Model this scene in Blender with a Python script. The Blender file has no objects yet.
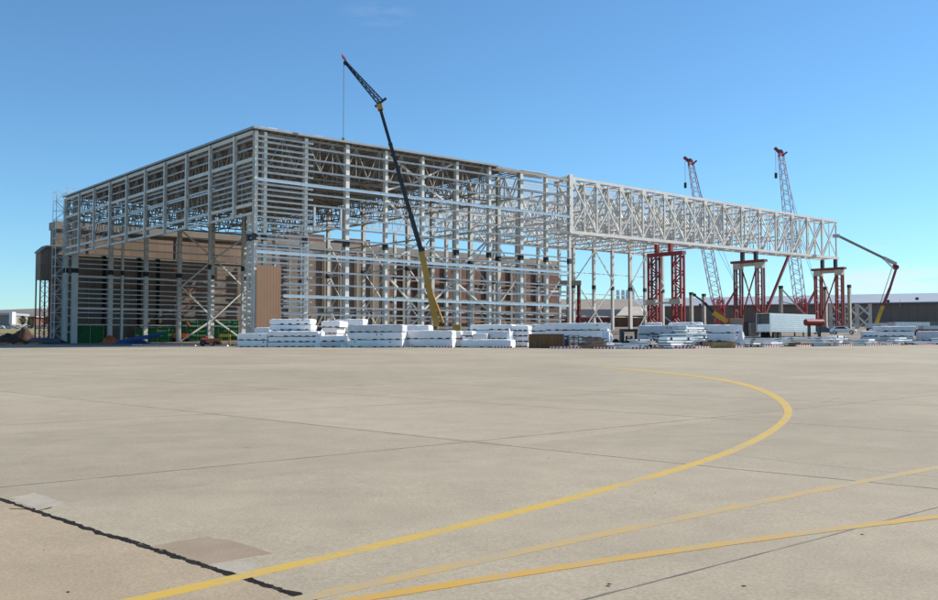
import bpy, math, random
from mathutils import Vector, Matrix, noise
random.seed(7)
SC = bpy.context.scene
COL = SC.collection
# ------------------------------------------------------------------ camera model (used to size things at their real distance)
F, CX, CY, EYE, PITCH = 955.0, 469.0, 300.0, 1.7, math.atan(42/955)
CP, SP = math.cos(PITCH), math.sin(PITCH)
def ray(px, py):
    u = (px-CX)/F; v = (CY-py)/F
    return u, CP - v*SP, SP + v*CP
def at(px, py, Y):
    u, f, w = ray(px, py); k = Y/f
    return Vector((u*k, Y, EYE + w*k))
def zat(py, Y, px=469): return at(px, py, Y).z
def xat(px, Y, py=335): return at(px, py, Y).x
# ------------------------------------------------------------------ terrain
AX, AY = .003, .0076
EDGE = [(-1.3, 260), (-.60, 200), (-.49, 190), (-.24, 146), (0, 124), (.19, 108), (.345, 126), (.49, 143), (.7, 165), (1.3, 210)]
def lerp_tab(tab, x):
    if x <= tab[0][0]: return tab[0][1]
    for (a, b), (c, d) in zip(tab, tab[1:]):
        if x <= c: return b + (d-b)*(x-a)/(c-a)
    return tab[-1][1]
def sstep(a, b, x):
    t = max(0, min(1, (x-a)/(b-a))); return t*t*(3-2*t)
def plane(x, y): return AX*max(-300, min(300, x)) + AY*min(y, 480)
def gz(x, y):
    z = plane(x, y)
    if y > 60:
        d = y - lerp_tab(EDGE, x/y) - 4
        z += max(0, min(1.6, d*.04))*sstep(5, 35, x)
    z += .026*max(0, min(y, 480)-235)
    return z
def on(px, Y):
    x = xat(px, Y); return Vector((x, Y, gz(x, Y)))
def gp(px, py, dz=0.0):
    "the point of the apron seen at a place of the photograph"
    u, f, w = ray(px, py)
    k = EYE/(AX*u + AY*f - w)
    return Vector((u*k, f*k, EYE + w*k + dz))
# building axes: corner C, U along the long facade, V along the side
C0 = Vector((-33.8, 150, 0)); U = Vector((.767, .642, 0)).normalized(); V = Vector((-U.y, U.x, 0))
def B(t, s, z): return C0 + U*t + V*s + Vector((0, 0, z))
UA = math.atan2(U.y, U.x)
# ------------------------------------------------------------------ materials
def mat(name, col, rough=.7, metal=0, var=.0, scale=1.0, col2=None, bump=0, bscale=None, spec=.5, stretch=None, emit=None):
    m = bpy.data.materials.new(name); m.use_nodes = True
    nt = m.node_tree; N = nt.nodes; L = nt.links; b = N['Principled BSDF']
    b.inputs['Roughness'].default_value = rough; b.inputs['Metallic'].default_value = metal
    b.inputs['Specular IOR Level'].default_value = spec
    b.inputs['Base Color'].default_value = (*col, 1)
    tc = N.new('ShaderNodeTexCoord'); mp = N.new('ShaderNodeMapping'); L.new(tc.outputs['Object'], mp.inputs[0])
    if stretch: mp.inputs['Scale'].default_value = stretch
    if var or col2:
        n = N.new('ShaderNodeTexNoise'); n.inputs['Scale'].default_value = scale; n.inputs['Detail'].default_value = 6; n.inputs['Roughness'].default_value = .65
        L.new(mp.outputs[0], n.inputs[0])
        r = N.new('ShaderNodeValToRGB'); r.color_ramp.elements[0].position = .32; r.color_ramp.elements[1].position = .68
        c2 = col2 or tuple(min(1, c*(1+var)) for c in col); c1 = col if col2 else tuple(c*(1-var) for c in col)
        r.color_ramp.elements[0].color = (*c1, 1); r.color_ramp.elements[1].color = (*c2, 1)
        L.new(n.outputs[0], r.inputs[0]); L.new(r.outputs[0], b.inputs['Base Color'])
    if bump:
        n2 = N.new('ShaderNodeTexNoise'); n2.inputs['Scale'].default_value = bscale or scale*4; n2.inputs['Detail'].default_value = 5
        L.new(mp.outputs[0], n2.inputs[0])
        bp = N.new('ShaderNodeBump'); bp.inputs['Strength'].default_value = bump; bp.inputs['Distance'].default_value = .05
        L.new(n2.outputs[0], bp.inputs['Height']); L.new(bp.outputs[0], b.inputs['Normal'])
    return m
M = {}
M['steel'] = mat('shaded_primer_steel', (.31, .28, .245), .6, .0, .13, .35)  # primer darkened and browned: shade under the roof deck put into the colour
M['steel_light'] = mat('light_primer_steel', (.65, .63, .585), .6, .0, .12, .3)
M['galv'] = mat('galvanised_girt', (.55, .57, .60), .38, .35, .12, .25)
M['galv_new'] = mat('bright_galvanised', (.70, .73, .77), .3, .45, .08, .25)
M['deck'] = mat('roof_deck', (.30, .30, .30), .5, .3, .15, .3)
M['splice'] = mat('splice_plate', (.02, .02, .022), .6)
M['cladding'] = mat('brown_cladding', (.26, .145, .08), .55, 0, .08, .2)
M['red'] = mat('red_paint', (.27, .028, .026), .5, 0, .25, .6)
M['darkred'] = mat('dark_red_paint', (.21, .028, .024), .55, 0, .3, .6)
M['beige'] = mat('beige_paint', (.52, .47, .40), .6, 0, .15, .6)
M['wrap'] = mat('white_wrap', (.85, .845, .84), .32, 0, .05, .9, bump=.55, bscale=5)
M['wrap_dull'] = mat('dusty_wrap', (.60, .60, .62), .4, 0, .1, .7, bump=.55, bscale=5)
M['skid'] = mat('timber_skid', (.06, .045, .035), .9, 0, .3, 3)
M['tag'] = mat('red_tag', (.45, .03, .04), .6)
M['wood'] = mat('crate_wood', (.20, .105, .045), .85, 0, .35, 1.5, stretch=(3, 3, .4))
M['wood2'] = mat('pale_timber', (.36, .24, .12), .85, 0, .3, 1.2)
M['brownwood'] = mat('weathered_timber', (.16, .09, .045), .9, 0, .4, 1.0)
M['black'] = mat('black_rubber', (.018, .018, .02), .8)
M['crane_y'] = mat('ochre_paint', (.42, .23, .03), .5, 0, .15, .8)
M['yellow'] = mat('yellow_machine_paint', (.62, .36, .02), .45, 0, .15, .8)
M['crane_d'] = mat('dark_boom_paint', (.025, .028, .032), .4, .2, .2, .8)
M['orange'] = mat('orange_paint', (.65, .13, .03), .5, 0, .15, 1)
M['lattice'] = mat('pale_lattice_paint', (.42, .38, .44), .5, 0, .15, .5)
M['lattice_red'] = mat('red_lattice_paint', (.40, .07, .07), .5, 0, .2, .5)
M['cable'] = mat('steel_cable', (.06, .06, .065), .5, .5)
M['oldwall'] = mat('old_hangar_wall', (.24, .175, .13), .8, 0, .14, .12, stretch=(1, 1, .5))
M['oldwall_red'] = mat('old_hangar_brick', (.175, .088, .058), .85, 0, .18, .25)
M['oldgrey'] = mat('old_hangar_grey', (.22, .20, .18), .8, 0, .12, .2)
M['oldband'] = mat('old_hangar_coping', (.28, .245, .20), .75, 0, .1, .2)
M['dark'] = mat('dark_opening', (.012, .011, .010), .9)
M['roofgrey'] = mat('grey_metal_roof', (.36, .39, .42), .5, .1, .07, .05)
M['brownbox'] = mat('dark_brown_cladding', (.21, .155, .125), .7, 0, .06, .08)
M['tan'] = mat('tan_wall', (.34, .28, .21), .8, 0, .1, .2)
M['greenfence'] = mat('green_screen', (.02, .15, .045), .75, 0, .25, .6, bump=.4, bscale=2)
M['blue'] = mat('blue_tarp', (.03, .09, .24), .5, 0, .3, 1, bump=.5, bscale=3)
M['glass'] = mat('dark_glass', (.02, .025, .03), .08, 0)
M['white'] = mat('white_paint', (.75, .75, .74), .4, 0, .04, 1)
M['silver'] = mat('ribbed_aluminium', (.62, .64, .66), .35, .5, .08, .6)
M['alum'] = mat('new_sheet_metal', (.72, .74, .77), .28, .35, .10, .8, bump=.25, bscale=2)
M['sheet_dk'] = mat('dark_sheet_metal', (.10, .13, .15), .4, .3, .25, .8)
M['concrete_w'] = mat('pale_concrete', (.42, .40, .37), .85, 0, .12, 1)
M['mound'] = mat('brown_soil', (.075, .040, .026), .95, 0, .4, .5, bump=.8, bscale=1.5)
M['orangesoil'] = mat('orange_mesh', (.50, .14, .05), .8, 0, .4, 1.2)
M['rubber'] = M['black']
M['leaf'] = mat('dry_foliage', (.05, .065, .025), .9, 0, .4, 1.5)
M['trunk'] = mat('bark', (.09, .065, .045), .9, 0, .3, 2)
CARC = {'white': (.75, .76, .78), 'silver': (.45, .47, .50), 'blue': (.03, .06, .16), 'black': (.02, .02, .025), 'maroon': (.12, .02, .02), 'tan': (.32, .27, .2)}
for k, c in CARC.items(): M['car_'+k] = mat(k+'_car_paint', c, .22, .1)

def seams(m, d, w, h, lo, hi):
    "panel seams and panel to panel tone along direction d"
    nt = m.node_tree; N = nt.nodes; L = nt.links; b = N['Principled BSDF']; tc = N.new('ShaderNodeTexCoord')
    dot = N.new('ShaderNodeVectorMath'); dot.operation = 'DOT_PRODUCT'; L.new(tc.outputs['Object'], dot.inputs[0]); dot.inputs[1].default_value = d
    sp = N.new('ShaderNodeSeparateXYZ'); L.new(tc.outputs['Object'], sp.inputs[0]); cb = N.new('ShaderNodeCombineXYZ'); L.new(dot.outputs['Value'], cb.inputs[0]); L.new(sp.outputs[2], cb.inputs[1])
    br = N.new('ShaderNodeTexBrick'); br.offset = 0; br.inputs['Scale'].default_value = 1; br.inputs['Brick Width'].default_value = w; br.inputs['Row Height'].default_value = h
    br.inputs['Mortar Size'].default_value = .05; br.inputs['Color1'].default_value = (lo, lo, lo, 1); br.inputs['Color2'].default_value = (hi, hi, hi, 1); br.inputs['Mortar'].default_value = (.55, .55, .55, 1)
    L.new(cb.outputs[0], br.inputs[0]); x = N.new('ShaderNodeMix'); x.data_type = 'RGBA'; x.blend_type = 'MULTIPLY'; x.inputs[0].default_value = 1
    src = b.inputs['Base Color'].links[0].from_socket; L.new(src, x.inputs[6]); L.new(br.outputs[0], x.inputs[7]); L.new(x.outputs[2], b.inputs['Base Color'])
seams(M['oldwall'], tuple(U), 2.2, 4.6, .88, 1.1); seams(M['oldwall_red'], tuple(U), 1.6, 3.1, .85, 1.12); seams(M['oldgrey'], tuple(U), 2.4, 3, .85, 1.1)
seams(M['brownbox'], (1, -.4, 0), 3.0, 9, .93, 1.06)

# ------------------------------------------------------------------ mesh builder
class MB:
    def __init__(s): s.v = []; s.f = []
    def box(s, c, sx, sy, sz, rz=0, c0=True):
        "box centred at c in x,y with base at c.z when c0"
        a, b = math.cos(rz), math.sin(rz); n = len(s.v)
        z0 = c[2] if c0 else c[2]-sz/2
        for z in (z0, z0+sz):
            for x, y in ((-sx/2, -sy/2), (sx/2, -sy/2), (sx/2, sy/2), (-sx/2, sy/2)):
                s.v.append((c[0]+x*a-y*b, c[1]+x*b+y*a, z))
        for f in ((3, 2, 1, 0), (4, 5, 6, 7), (0, 1, 5, 4), (1, 2, 6, 5), (2, 3, 7, 6), (3, 0, 4, 7)): s.f.append(tuple(n+i for i in f))
        return s
    def bar(s, p, q, w, h=None, up=(0, 0, 1)):
        "rectangular bar from p to q; w across, h along up"
        p = Vector(p); q = Vector(q); h = h or w
        d = (q-p).normalized(); up = Vector(up)
        if abs(d.dot(up)) > .97: up = V if abs(d.z) > .9 else Vector((0, 0, 1))
        a = d.cross(up).normalized(); b = a.cross(d).normalized(); n = len(s.v)
        for e in (p, q):
            for i, j in ((-1, -1), (1, -1), (1, 1), (-1, 1)): s.v.append(tuple(e + a*(i*w/2) + b*(j*h/2)))
        for f in ((3, 2, 1, 0), (4, 5, 6, 7), (0, 1, 5, 4), (1, 2, 6, 5), (2, 3, 7, 6), (3, 0, 4, 7)): s.f.append(tuple(n+i for i in f))
        return s
    def hcol(s, p, z1, w, d, ang=UA, t=None):
        "H-section column, web across its depth"
        t = t or w*.13; p = Vector(p)
        c, sn = math.cos(ang), math.sin(ang); ax = Vector((-sn, c, 0))
        for k in (-1, 1):
            q = p + ax*(k*(d/2-t/2)); s.box(q, w, t, z1-p.z, ang)
        s.box(p, t, d-2*t-.004, z1-p.z, ang)
        return s
    def tube(s, p, q, r, r2=None, n=8, cap=True):
        p = Vector(p); q = Vector(q); r2 = r if r2 is None else r2
        d = (q-p).normalized(); a = d.orthogonal().normalized(); b = d.cross(a); k = len(s.v)
        for e, rr in ((p, r), (q, r2)):
            for i in range(n):
                t = 2*math.pi*i/n; s.v.append(tuple(e + (a*math.cos(t)+b*math.sin(t))*rr))
        for i in range(n): s.f.append((k+i, k+(i+1) % n, k+n+(i+1) % n, k+n+i))
        if cap: s.f.append(tuple(k+n-1-i for i in range(n))); s.f.append(tuple(k+n+i for i in range(n)))
        return s
    def prism(s, pts, off):
        "closed polygon swept by an offset vector"
        n = len(pts); k = len(s.v); off = Vector(off)
        for p in pts: s.v.append(tuple(p))
        for p in pts: s.v.append(tuple(Vector(p)+off))
        s.f.append(tuple(range(k+n-1, k-1, -1))); s.f.append(tuple(range(k+n, k+2*n)))
        for i in range(n): s.f.append((k+i, k+(i+1) % n, k+n+(i+1) % n, k+n+i))
        return s
    def quad(s, *p):
        k = len(s.v); s.v += [tuple(q) for q in p]; s.f.append(tuple(range(k, k+len(p)))); return s
    def build(s, name, m, parent=None, smooth=False, bevel=0, fix=False):
        me = bpy.data.meshes.new(name)
        off = Vector((0, 0, 0))
        if parent is not None: off = parent['_o']
        me.from_pydata([tuple(Vector(v)-Vector(off)) for v in s.v], [], s.f)
        if fix or True:
            import bmesh
            bm = bmesh.new(); bm.from_mesh(me); bmesh.ops.recalc_face_normals(bm, faces=bm.faces); bm.to_mesh(me); bm.free()
        me.materials.append(M[m] if isinstance(m, str) else m)
        if smooth:
            for p in me.polygons: p.use_smooth = True
        o = bpy.data.objects.new(name, me); COL.objects.link(o)
        if bevel:
            md = o.modifiers.new('bevel', 'BEVEL'); md.width = bevel; md.segments = 2; md.limit_method = 'ANGLE'
        if parent is not None and parent.get('_part') is None: o.parent = parent; o['_o'] = list(off); o['_part'] = 1
        elif parent is not None: o.parent = parent; o['_o'] = list(off)
        else: o['_o'] = [0, 0, 0]
        return o
def tag(o, label=None, cat=None, group=None, kind=None):
    for k, v in (('label', label), ('category', cat), ('group', group), ('kind', kind)):
        if v: o[k] = v
    return o
def thing(name, loc, label, cat, group=None):
    o = bpy.data.objects.new(name, None); COL.objects.link(o); o.location = loc; o['_o'] = list(loc)
    o.empty_display_size = .2
    return tag(o, label, cat, group)
def dup(root, loc, rz, label, group=None):
    r = root.copy(); COL.objects.link(r); r.location = loc; r.rotation_euler = (0, 0, rz); r['label'] = label
    if group: r['group'] = group
    for ch in list(root.children):
        c = ch.copy(); COL.objects.link(c); c.parent = r
        for g in list(ch.children):
            d = g.copy(); COL.objects.link(d); d.parent = c
    return r
def structure(o): o['kind'] = 'structure'; return o

# ================================================================== GROUND
def axis(vals):
    out = []
    for a, b, st in vals:
        x = a
        while x < b-1e-6: out.append(x); x += st
    out.append(vals[-1][1]); return out
xs = axis([(-3500, -400, 310), (-400, -120, 28), (-120, 160, 7), (160, 400, 30), (400, 3500, 310)])
ys = axis([(-300, 95, 79), (95, 260, 5), (260, 520, 20), (520, 4500, 398)])
g = MB()
for y in ys:
    for x in xs: g.v.append((x, y, gz(x, y) - .02*(1 if y < 200 else 0)))
nx = len(xs)
for j in range(len(ys)-1):
    for i in range(nx-1): g.f.append((j*nx+i, j*nx+i+1, (j+1)*nx+i+1, (j+1)*nx+i))
m = mat('yard_soil', (.13, .10, .075), .95, 0, 0, .06, col2=(.24, .20, .155), bump=.5, bscale=.8); M['soil'] = m
structure(g.build('ground', 'soil', smooth=False))

# concrete apron
def concrete(name, c1, c2, seed):
    m = bpy.data.materials.new(name); m.use_nodes = True; nt = m.node_tree; N = nt.nodes; L = nt.links; b = N['Principled BSDF']
    b.inputs['Roughness'].default_value = .82; b.inputs['Specular IOR Level'].default_value = .3
    tc = N.new('ShaderNodeTexCoord')
    def nz(sc, det, ro=.6, st=(1, 1, 1)):
        mp = N.new('ShaderNodeMapping'); mp.inputs['Scale'].default_value = st; mp.inputs['Location'].default_value = (seed, seed, 0)
        n = N.new('ShaderNodeTexNoise'); n.inputs['Scale'].default_value = sc; n.inputs['Detail'].default_value = det; n.inputs['Roughness'].default_value = ro
        L.new(tc.outputs['Object'], mp.inputs[0]); L.new(mp.outputs[0], n.inputs[0]); return n.outputs[0]
    def ramp(x, p0, c0, p1, c1):
        r = N.new('ShaderNodeValToRGB'); e = r.color_ramp.elements; e[0].position = p0; e[0].color = (*c0, 1); e[1].position = p1; e[1].color = (*c1, 1); L.new(x, r.inputs[0]); return r.outputs[0]
    def mul(a, bb, f=1.0):
        x = N.new('ShaderNodeMix'); x.data_type = 'RGBA'; x.blend_type = 'MULTIPLY'; x.inputs[0].default_value = f
        L.new(a, x.inputs[6]); L.new(bb, x.inputs[7]); return x.outputs[2]
    base = ramp(nz(.11, 8, .62, (1, .6, 1)), .34, c1, .66, c2)
    mott = ramp(nz(1.1, 8, .75), .3, (.88, .88, .88), .7, (1.09, 1.085, 1.08))
    fine = ramp(nz(38, 6, .85), .30, (.64, .63, .62), .70, (1.30, 1.29, 1.28))
    stain = ramp(nz(.42, 5, .6, (.35, 1, 1)), .56, (1, 1, 1), .78, (.88, .87, .86))
    # exposed aggregate specks
    vo = N.new('ShaderNodeTexVoronoi'); vo.inputs['Scale'].default_value = 16; L.new(tc.outputs['Object'], vo.inputs[0])
    speck = ramp(vo.outputs['Distance'], .06, (.72, .70, .68), .13, (1, 1, 1))
    pa, pb = gp(0, 391.5), gp(938, 490); ja = math.atan2(pb.y-pa.y, pb.x-pa.x)
    mpb = N.new('ShaderNodeMapping'); mpb.inputs['Rotation'].default_value = (0, 0, -ja); L.new(tc.outputs['Object'], mpb.inputs[0])
    q = pa; off = -q.x*math.sin(ja)+q.y*math.cos(ja); mpb.inputs['Location'].default_value = (2.1, -(off % 7.6), 0)
    br = N.new('ShaderNodeTexBrick'); br.offset = 0; br.inputs['Scale'].default_value = 1; br.inputs['Brick Width'].default_value = 7.6; br.inputs['Row Height'].default_value = 7.6; br.inputs['Mortar Size'].default_value = 0
    br.inputs['Color1'].default_value = (.94, .935, .93, 1); br.inputs['Color2'].default_value = (1.06, 1.055, 1.05, 1); L.new(mpb.outputs[0], br.inputs[0])
    spots = ramp(nz(.9, 3, .5, (1, 1, 1)), .70, (1, 1, 1), .80, (.80, .79, .78))
    c = mul(mul(mul(base, mott), fine), stain); c = mul(c, speck, .6); c = mul(mul(c, br.outputs[0]), spots)
    L.new(c, b.inputs['Base Color'])
    bp = N.new('ShaderNodeBump'); bp.inputs['Strength'].default_value = .35; bp.inputs['Distance'].default_value = .004
    L.new(nz(60, 4, .8), bp.inputs['Height']); L.new(bp.outputs[0], b.inputs['Normal'])
    return m
M['apron'] = concrete('apron_concrete', (.315, .274, .200), (.385, .338, .250), 3)
M['apron2'] = concrete('old_slab_concrete', (.335, .272, .187), (.40, .328, .23), 11)
edge = []
for i in range(61):
    r = -1.2 + 2.4*i/60; Y = lerp_tab(EDGE, r) + .35*math.sin(i*1.9); edge.append((r*Y, Y))
pts = [(-300, -30), (260, -30)] + [(x, y) for x, y in reversed(edge)]
TH = .012
ap = MB(); ap.prism([(x, y, plane(x, y)-.10) for x, y in pts], (0, 0, .10+TH)); structure(ap.build('apron', 'apron'))
def sheet(name, pix, m, dz, rag=0):
    b = MB(); P = [gp(x, y, dz) for x, y in pix]
    if rag:
        Q = []
        for i in range(len(P)):
            a, c = P[i], P[(i+1) % len(P)]; n = max(2, int((c-a).length/.12))
            for k in range(n):
                q = a.lerp(c, k/n); Q.append(q + Vector((random.uniform(-rag, rag), random.uniform(-rag, rag), 0)))
        P = Q
    n = len(P); b.quad(*P)
    b.v += [(p.x, p.y, p.z-dz+TH-.003) for p in P]
    b.f += [(i, (i+1) % n, n+(i+1) % n, n+i) for i in range(n)]
    return structure(b.build(name, m))
crack = [(-60, 480), (0, 499), (33, 511), (75, 526), (116, 539.5), (145, 549), (178, 559), (205, 567.6), (238, 579), (307, 600), (420, 636)]
D1 = TH+.001; D2 = TH+.0022; D3 = TH+.004; D4 = TH+.0048
# older, warmer slab in the near left corner
lw = [gp(x, y, D1) for x, y in crack]
b = MB(); P = lw + [Vector((-.2, .3, D1+plane(-.2, .3))), Vector((-14, .3, D1+plane(-14, .3)))]
b.quad(*P); structure(b.build('slab', 'apron2'))
def ribbon(name, pix, w, m, dz, jit=0, world=False, step=None, wj=0, fit=0, smooth=0):
    P = pix if world else [gp(x, y, dz) for x, y in pix]
    if fit:
        import numpy as np
        ax = np.array([p.x for p in P]); ay = np.array([p.y for p in P]); wt = 1/np.maximum(ay, 1)
        c = np.polyfit(ax, ay, fit, w=wt); n_ = 24
        P = [Vector((x, float(np.polyval(c, x)), 0)) for x in np.linspace(ax[0], ax[-1], n_)]
        for p in P: p.z = plane(p.x, p.y)+dz
    # resample with Catmull-Rom so curves stay smooth
    Q = []
    for i in range(len(P)-1):
        p0 = P[max(i-1, 0)]; p1 = P[i]; p2 = P[i+1]; p3 = P[min(i+2, len(P)-1)]
        n = max(2, int((p2-p1).length/(step or .5)))
        n = min(n, 400)
        for k in range(n):
            t = k/n
            Q.append(.5*((2*p1)+(p2-p0)*t+(2*p0-5*p1+4*p2-p3)*t*t+(3*p1-p0-3*p2+p3)*t**3))
    Q.append(P[-1]); b = MB()
    if smooth:
        for _ in range(3):
            Z = list(Q)
            for i in range(1, len(Q)-1):
                h = min(smooth, i, len(Q)-1-i); acc = Vector((0, 0, 0))
                for q in Z[i-h:i+h+1]: acc += q
                Q[i] = acc/(2*h+1)
    for i, q in enumerate(Q):
        d = (Q[min(i+1, len(Q)-1)]-Q[max(i-1, 0)]); d.z = 0; d.normalize(); nrm = Vector((-d.y, d.x, 0))
        qn = q*(1/.16); s1 = len(pix)*7.3
        j = jit*(1.6*noise.noise(Vector((qn.x, qn.y, s1)))+.5*random.uniform(-1, 1)); ww = w*max(.12, 1+wj*(1.5*noise.noise(Vector((qn.x*1.3, qn.y*1.3, s1+9)))+.35*random.uniform(-1, 1)))
        if smooth: ww *= 1+3.2*max(0, min(1, (q.y-20)/26))*(1-.75*max(0, min(1, (q.y-44)/14)))
        a = q+nrm*(ww/2+j); c = q-nrm*(ww/2-j); b.v += [tuple(a), tuple(c)]
        b.v += [(a.x, a.y, a.z-dz+TH-.003), (c.x, c.y, c.z-dz+TH-.003)]
        if i: k = 4*i; b.f += [(k-4, k-3, k+1, k), (k-4, k, k+2, k-2), (k-3, k-1, k+3, k+1)]
    return structure(b.build(name, m))
M['joint'] = mat('joint_sealant', (.065, .065, .065), .9, 0, 0, .7, col2=(.19, .17, .135))
M['joint_faint'] = mat('faint_joint', (.20, .178, .142), .9, 0, .2, .8)
M['tar'] = mat('bitumen', (.022, .020, .019), .95, 0, .4, 6, bump=.6, bscale=20, spec=.1)
M['patch'] = mat('brown_patch', (.27, .208, .142), .85, 0, .13, 1.6, bump=.1, bscale=30)
M['patch2'] = mat('pale_patch', (.345, .305, .24), .85, 0, .12, 6, bump=.1, bscale=30)
M['rubber_mark'] = mat('tyre_mark', (.255, .23, .18), .85, 0, .1, 1)
J = {'A': [(-80, 383), (0, 391.5), (235, 417), (470, 442.5), (700, 466.5), (938, 490), (1000, 496)],
     'B': [(-60, 494), (0, 488.5), (470, 442.5), (768, 412.5)],
     'D': [(560, 608), (595, 599), (793, 547), (938, 508.5), (1010, 490)]}
for k in J: ribbon('pavement_joint', J[k], .022 if k == 'D' else .034, 'joint', D2, .004, step=.2, wj=.5)
JF = [[(0, 372), (60, 375), (470, 402.5), (938, 433.5), (1000, 437)], [(430, 383.5), (583, 391), (770, 400), (938, 406)], [(0, 426), (200, 415), (415, 404), (640, 392)],
      [(768, 412.5), (938, 395)], [(0, 363), (300, 372), (600, 379)]]
for p in JF: ribbon('pavement_joint', p, .05, 'joint_faint', D2, .006, step=.5, wj=.5)
ribbon('tyre_mark', [(683, 450), (760, 459), (850, 469), (938, 478)], .07, 'rubber_mark', D1, .01, step=.4, wj=.5)
ribbon('tyre_mark', [(820, 403), (838, 398), (836, 391), (818, 386), (780, 383)], .16, 'rubber_mark', D1, .02, step=.4, wj=.3)
ribbon('tyre_mark', [(868, 402), (884, 396), (870, 388), (840, 384)], .16, 'rubber_mark', D1, .02, step=.4, wj=.3)
# bitumen crack filler, ragged
ribbon('crack_sealant', crack, .055, 'tar', D2, .005, step=.02, wj=.7, fit=2)
ribbon('crack_sealant', [(30, 510), (60, 521), (110, 538)], .05, 'tar', D2+.0008, .02, step=.035, wj=.6)
ribbon('crack_sealant', [(10, 510), (25, 510.5), (40, 513)], .03, 'tar', D2+.0004, .01, step=.04, wj=.6)
ribbon('crack_sealant', [(120, 539), (178, 557), (238, 577), (300, 597)], .03, 'tar', D2+.0004, .02, step=.025, wj=.9, fit=1)
ribbon('crack_sealant', [(37, 512), (45, 510.5), (52, 508.5)], .02, 'tar', D2+.0004, .004, step=.03, wj=.6)
sheet('concrete_patch', [(148, 548), (205, 538), (240, 544), (272, 555), (205, 566)], 'patch', D1+.001, .02)
sheet('concrete_patch', [(208, 566), (250, 562), (262, 569), (235, 577)], 'patch2', D1+.001, .02)
sheet('concrete_patch', [(8, 499), (35, 494), (66, 505), (38, 510)], 'patch2', D1+.001, .03)
# painted lines, worn
def paint(name, c, wear):
    m = bpy.data.materials.new(name); m.use_nodes = True; nt = m.node_tree; N = nt.nodes; L = nt.links; b = N['Principled BSDF']
    b.inputs['Roughness'].default_value = .75
    tc = N.new('ShaderNodeTexCoord'); n = N.new('ShaderNodeTexNoise'); n.inputs['Scale'].default_value = 14; n.inputs['Detail'].default_value = 8; n.inputs['Roughness'].default_value = .75
    n2 = N.new('ShaderNodeTexNoise'); n2.inputs['Scale'].default_value = 1.3; n2.inputs['Detail'].default_value = 4
    L.new(tc.outputs['Object'], n.inputs[0]); L.new(tc.outputs['Object'], n2.inputs[0])
    a = N.new('ShaderNodeMath'); a.operation = 'MULTIPLY_ADD'; a.inputs[1].default_value = .5; L.new(n2.outputs[0], a.inputs[0]); L.new(n.outputs[0], a.inputs[2])
    r = N.new('ShaderNodeValToRGB'); e = r.color_ramp.elements; e[0].position = .74-wear; e[0].color = (*c, 1); e[1].position = .92-wear*.4; e[1].color = (.33, .285, .20, 1)
    L.new(a.outputs[0], r.inputs[0]); L.new(r.outputs[0], b.inputs['Base Color']); return m
M['y1'] = paint('yellow_line_paint', (.50, .335, .055), .0)
M['y2'] = paint('worn_yellow_paint', (.46, .30, .085), .13)
M['y3'] = paint('amber_line_paint', (.48, .285, .045), .05)
ribbon('yellow_line', [(60, 620), (145, 599.5), (235, 580), (350, 554), (470, 527.3), (568, 500), (668, 474), (708, 461.5), (748, 446), (773, 431), (787, 420), (789.5, 411), (783, 402.5), (768, 393), (743, 384.5), (708, 378), (668, 373.5), (628, 369.5), (600, 367.3)], .155, 'y1', D3, .003, step=.15, wj=.04, smooth=9)
ribbon('yellow_line', [(250, 613), (305, 598.5), (470, 566), (568, 543.5), (668, 521), (818, 491.5), (938, 469), (1010, 455)], .15, 'y2', D3, .004, step=.1, wj=.06, fit=2)
ribbon('yellow_line', [(300, 611), (371, 598.5), (470, 585.5), (568, 569), (668, 552), (793, 535.5), (938, 519.5), (1010, 510)], .135, 'y3', D4, .003, step=.1, wj=.05, fit=2)
ribbon('yellow_line', [(-30, 364.5), (0, 363.6), (16, 363.2)], .3, 'y2', D3, .01, step=.3)
# small debris on the slab
for px, py in ((68, 594), (549, 459), (609, 586), (862, 536), (44, 552), (92, 573), (878, 417), (655, 494), (744, 588), (608, 588)):
    p = gp(px, py, TH); r = random.uniform(.008, .022); b = MB()
    n = 6; b.v = [(p.x+r*math.cos(k*math.tau/n)*random.uniform(.6, 1.3), p.y+r*math.sin(k*math.tau/n)*random.uniform(.6, 1.3), p.z) for k in range(n)]
    b.v.append((p.x, p.y, p.z+r*.35)); b.f = [(k, (k+1) % n, n) for k in range(n)]
    pos = 'near the left edge of the apron' if px < 300 else 'right of the middle of the apron'
    tag(b.build('pebble', 'tar'), 'small dark pebble lying on the pale concrete apron', 'pebble', 'dark pebbles scattered on the apron')

# ================================================================== NEW HANGAR FRAME
GROUND_T = lambda t, s: (lambda p: gz(p.x, p.y))(B(t, s, 0))
hang = thing('hangar_frame', B(0, 0, GROUND_T(0, 0)), 'huge unclad grey steel skeleton of a new hangar with a flat roof', 'hangar')
ZR = 35.4     # roof steel top
TF = [0, 1.6, 9, 17, 25, 33, 41, 49, 57.3, 64.2]
def column(par, t, s, z1, w=.75, d=.85, m='steel_light', splice=18.3, z0=None, name='column', ang=UA):
    p = B(t, s, GROUND_T(t, s)-.3 if z0 is None else z0); mb = MB(); mb.hcol(p, z1, w, d, ang)
    c = mb.build(name, m, par)
    if splice:
        sp = MB().box(B(t, s, splice-.55), w+.1, d+.1, 1.1, ang)
        o = sp.build('splice_plate', 'splice', c)
    return c
for t in TF: column(hang, t, 0, ZR-.3, .72 if t in (17, 57.3) else .55, .8)
S_L = [0, 6.2, 15.4, 25, 34.7, 44.3, 54, 63.6, 73.3, 83, 93.6]
# back wall columns
TB = [0, 1.7, 10.4, 19, 27.5, 36.3, 45.1, 54, 62.5]
for t in TB: column(hang, t, 93.6 if t != 1.7 else 92.4, ZR-.3, 1.3 if t == 1.7 else .95, .9, 'steel_light')
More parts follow.
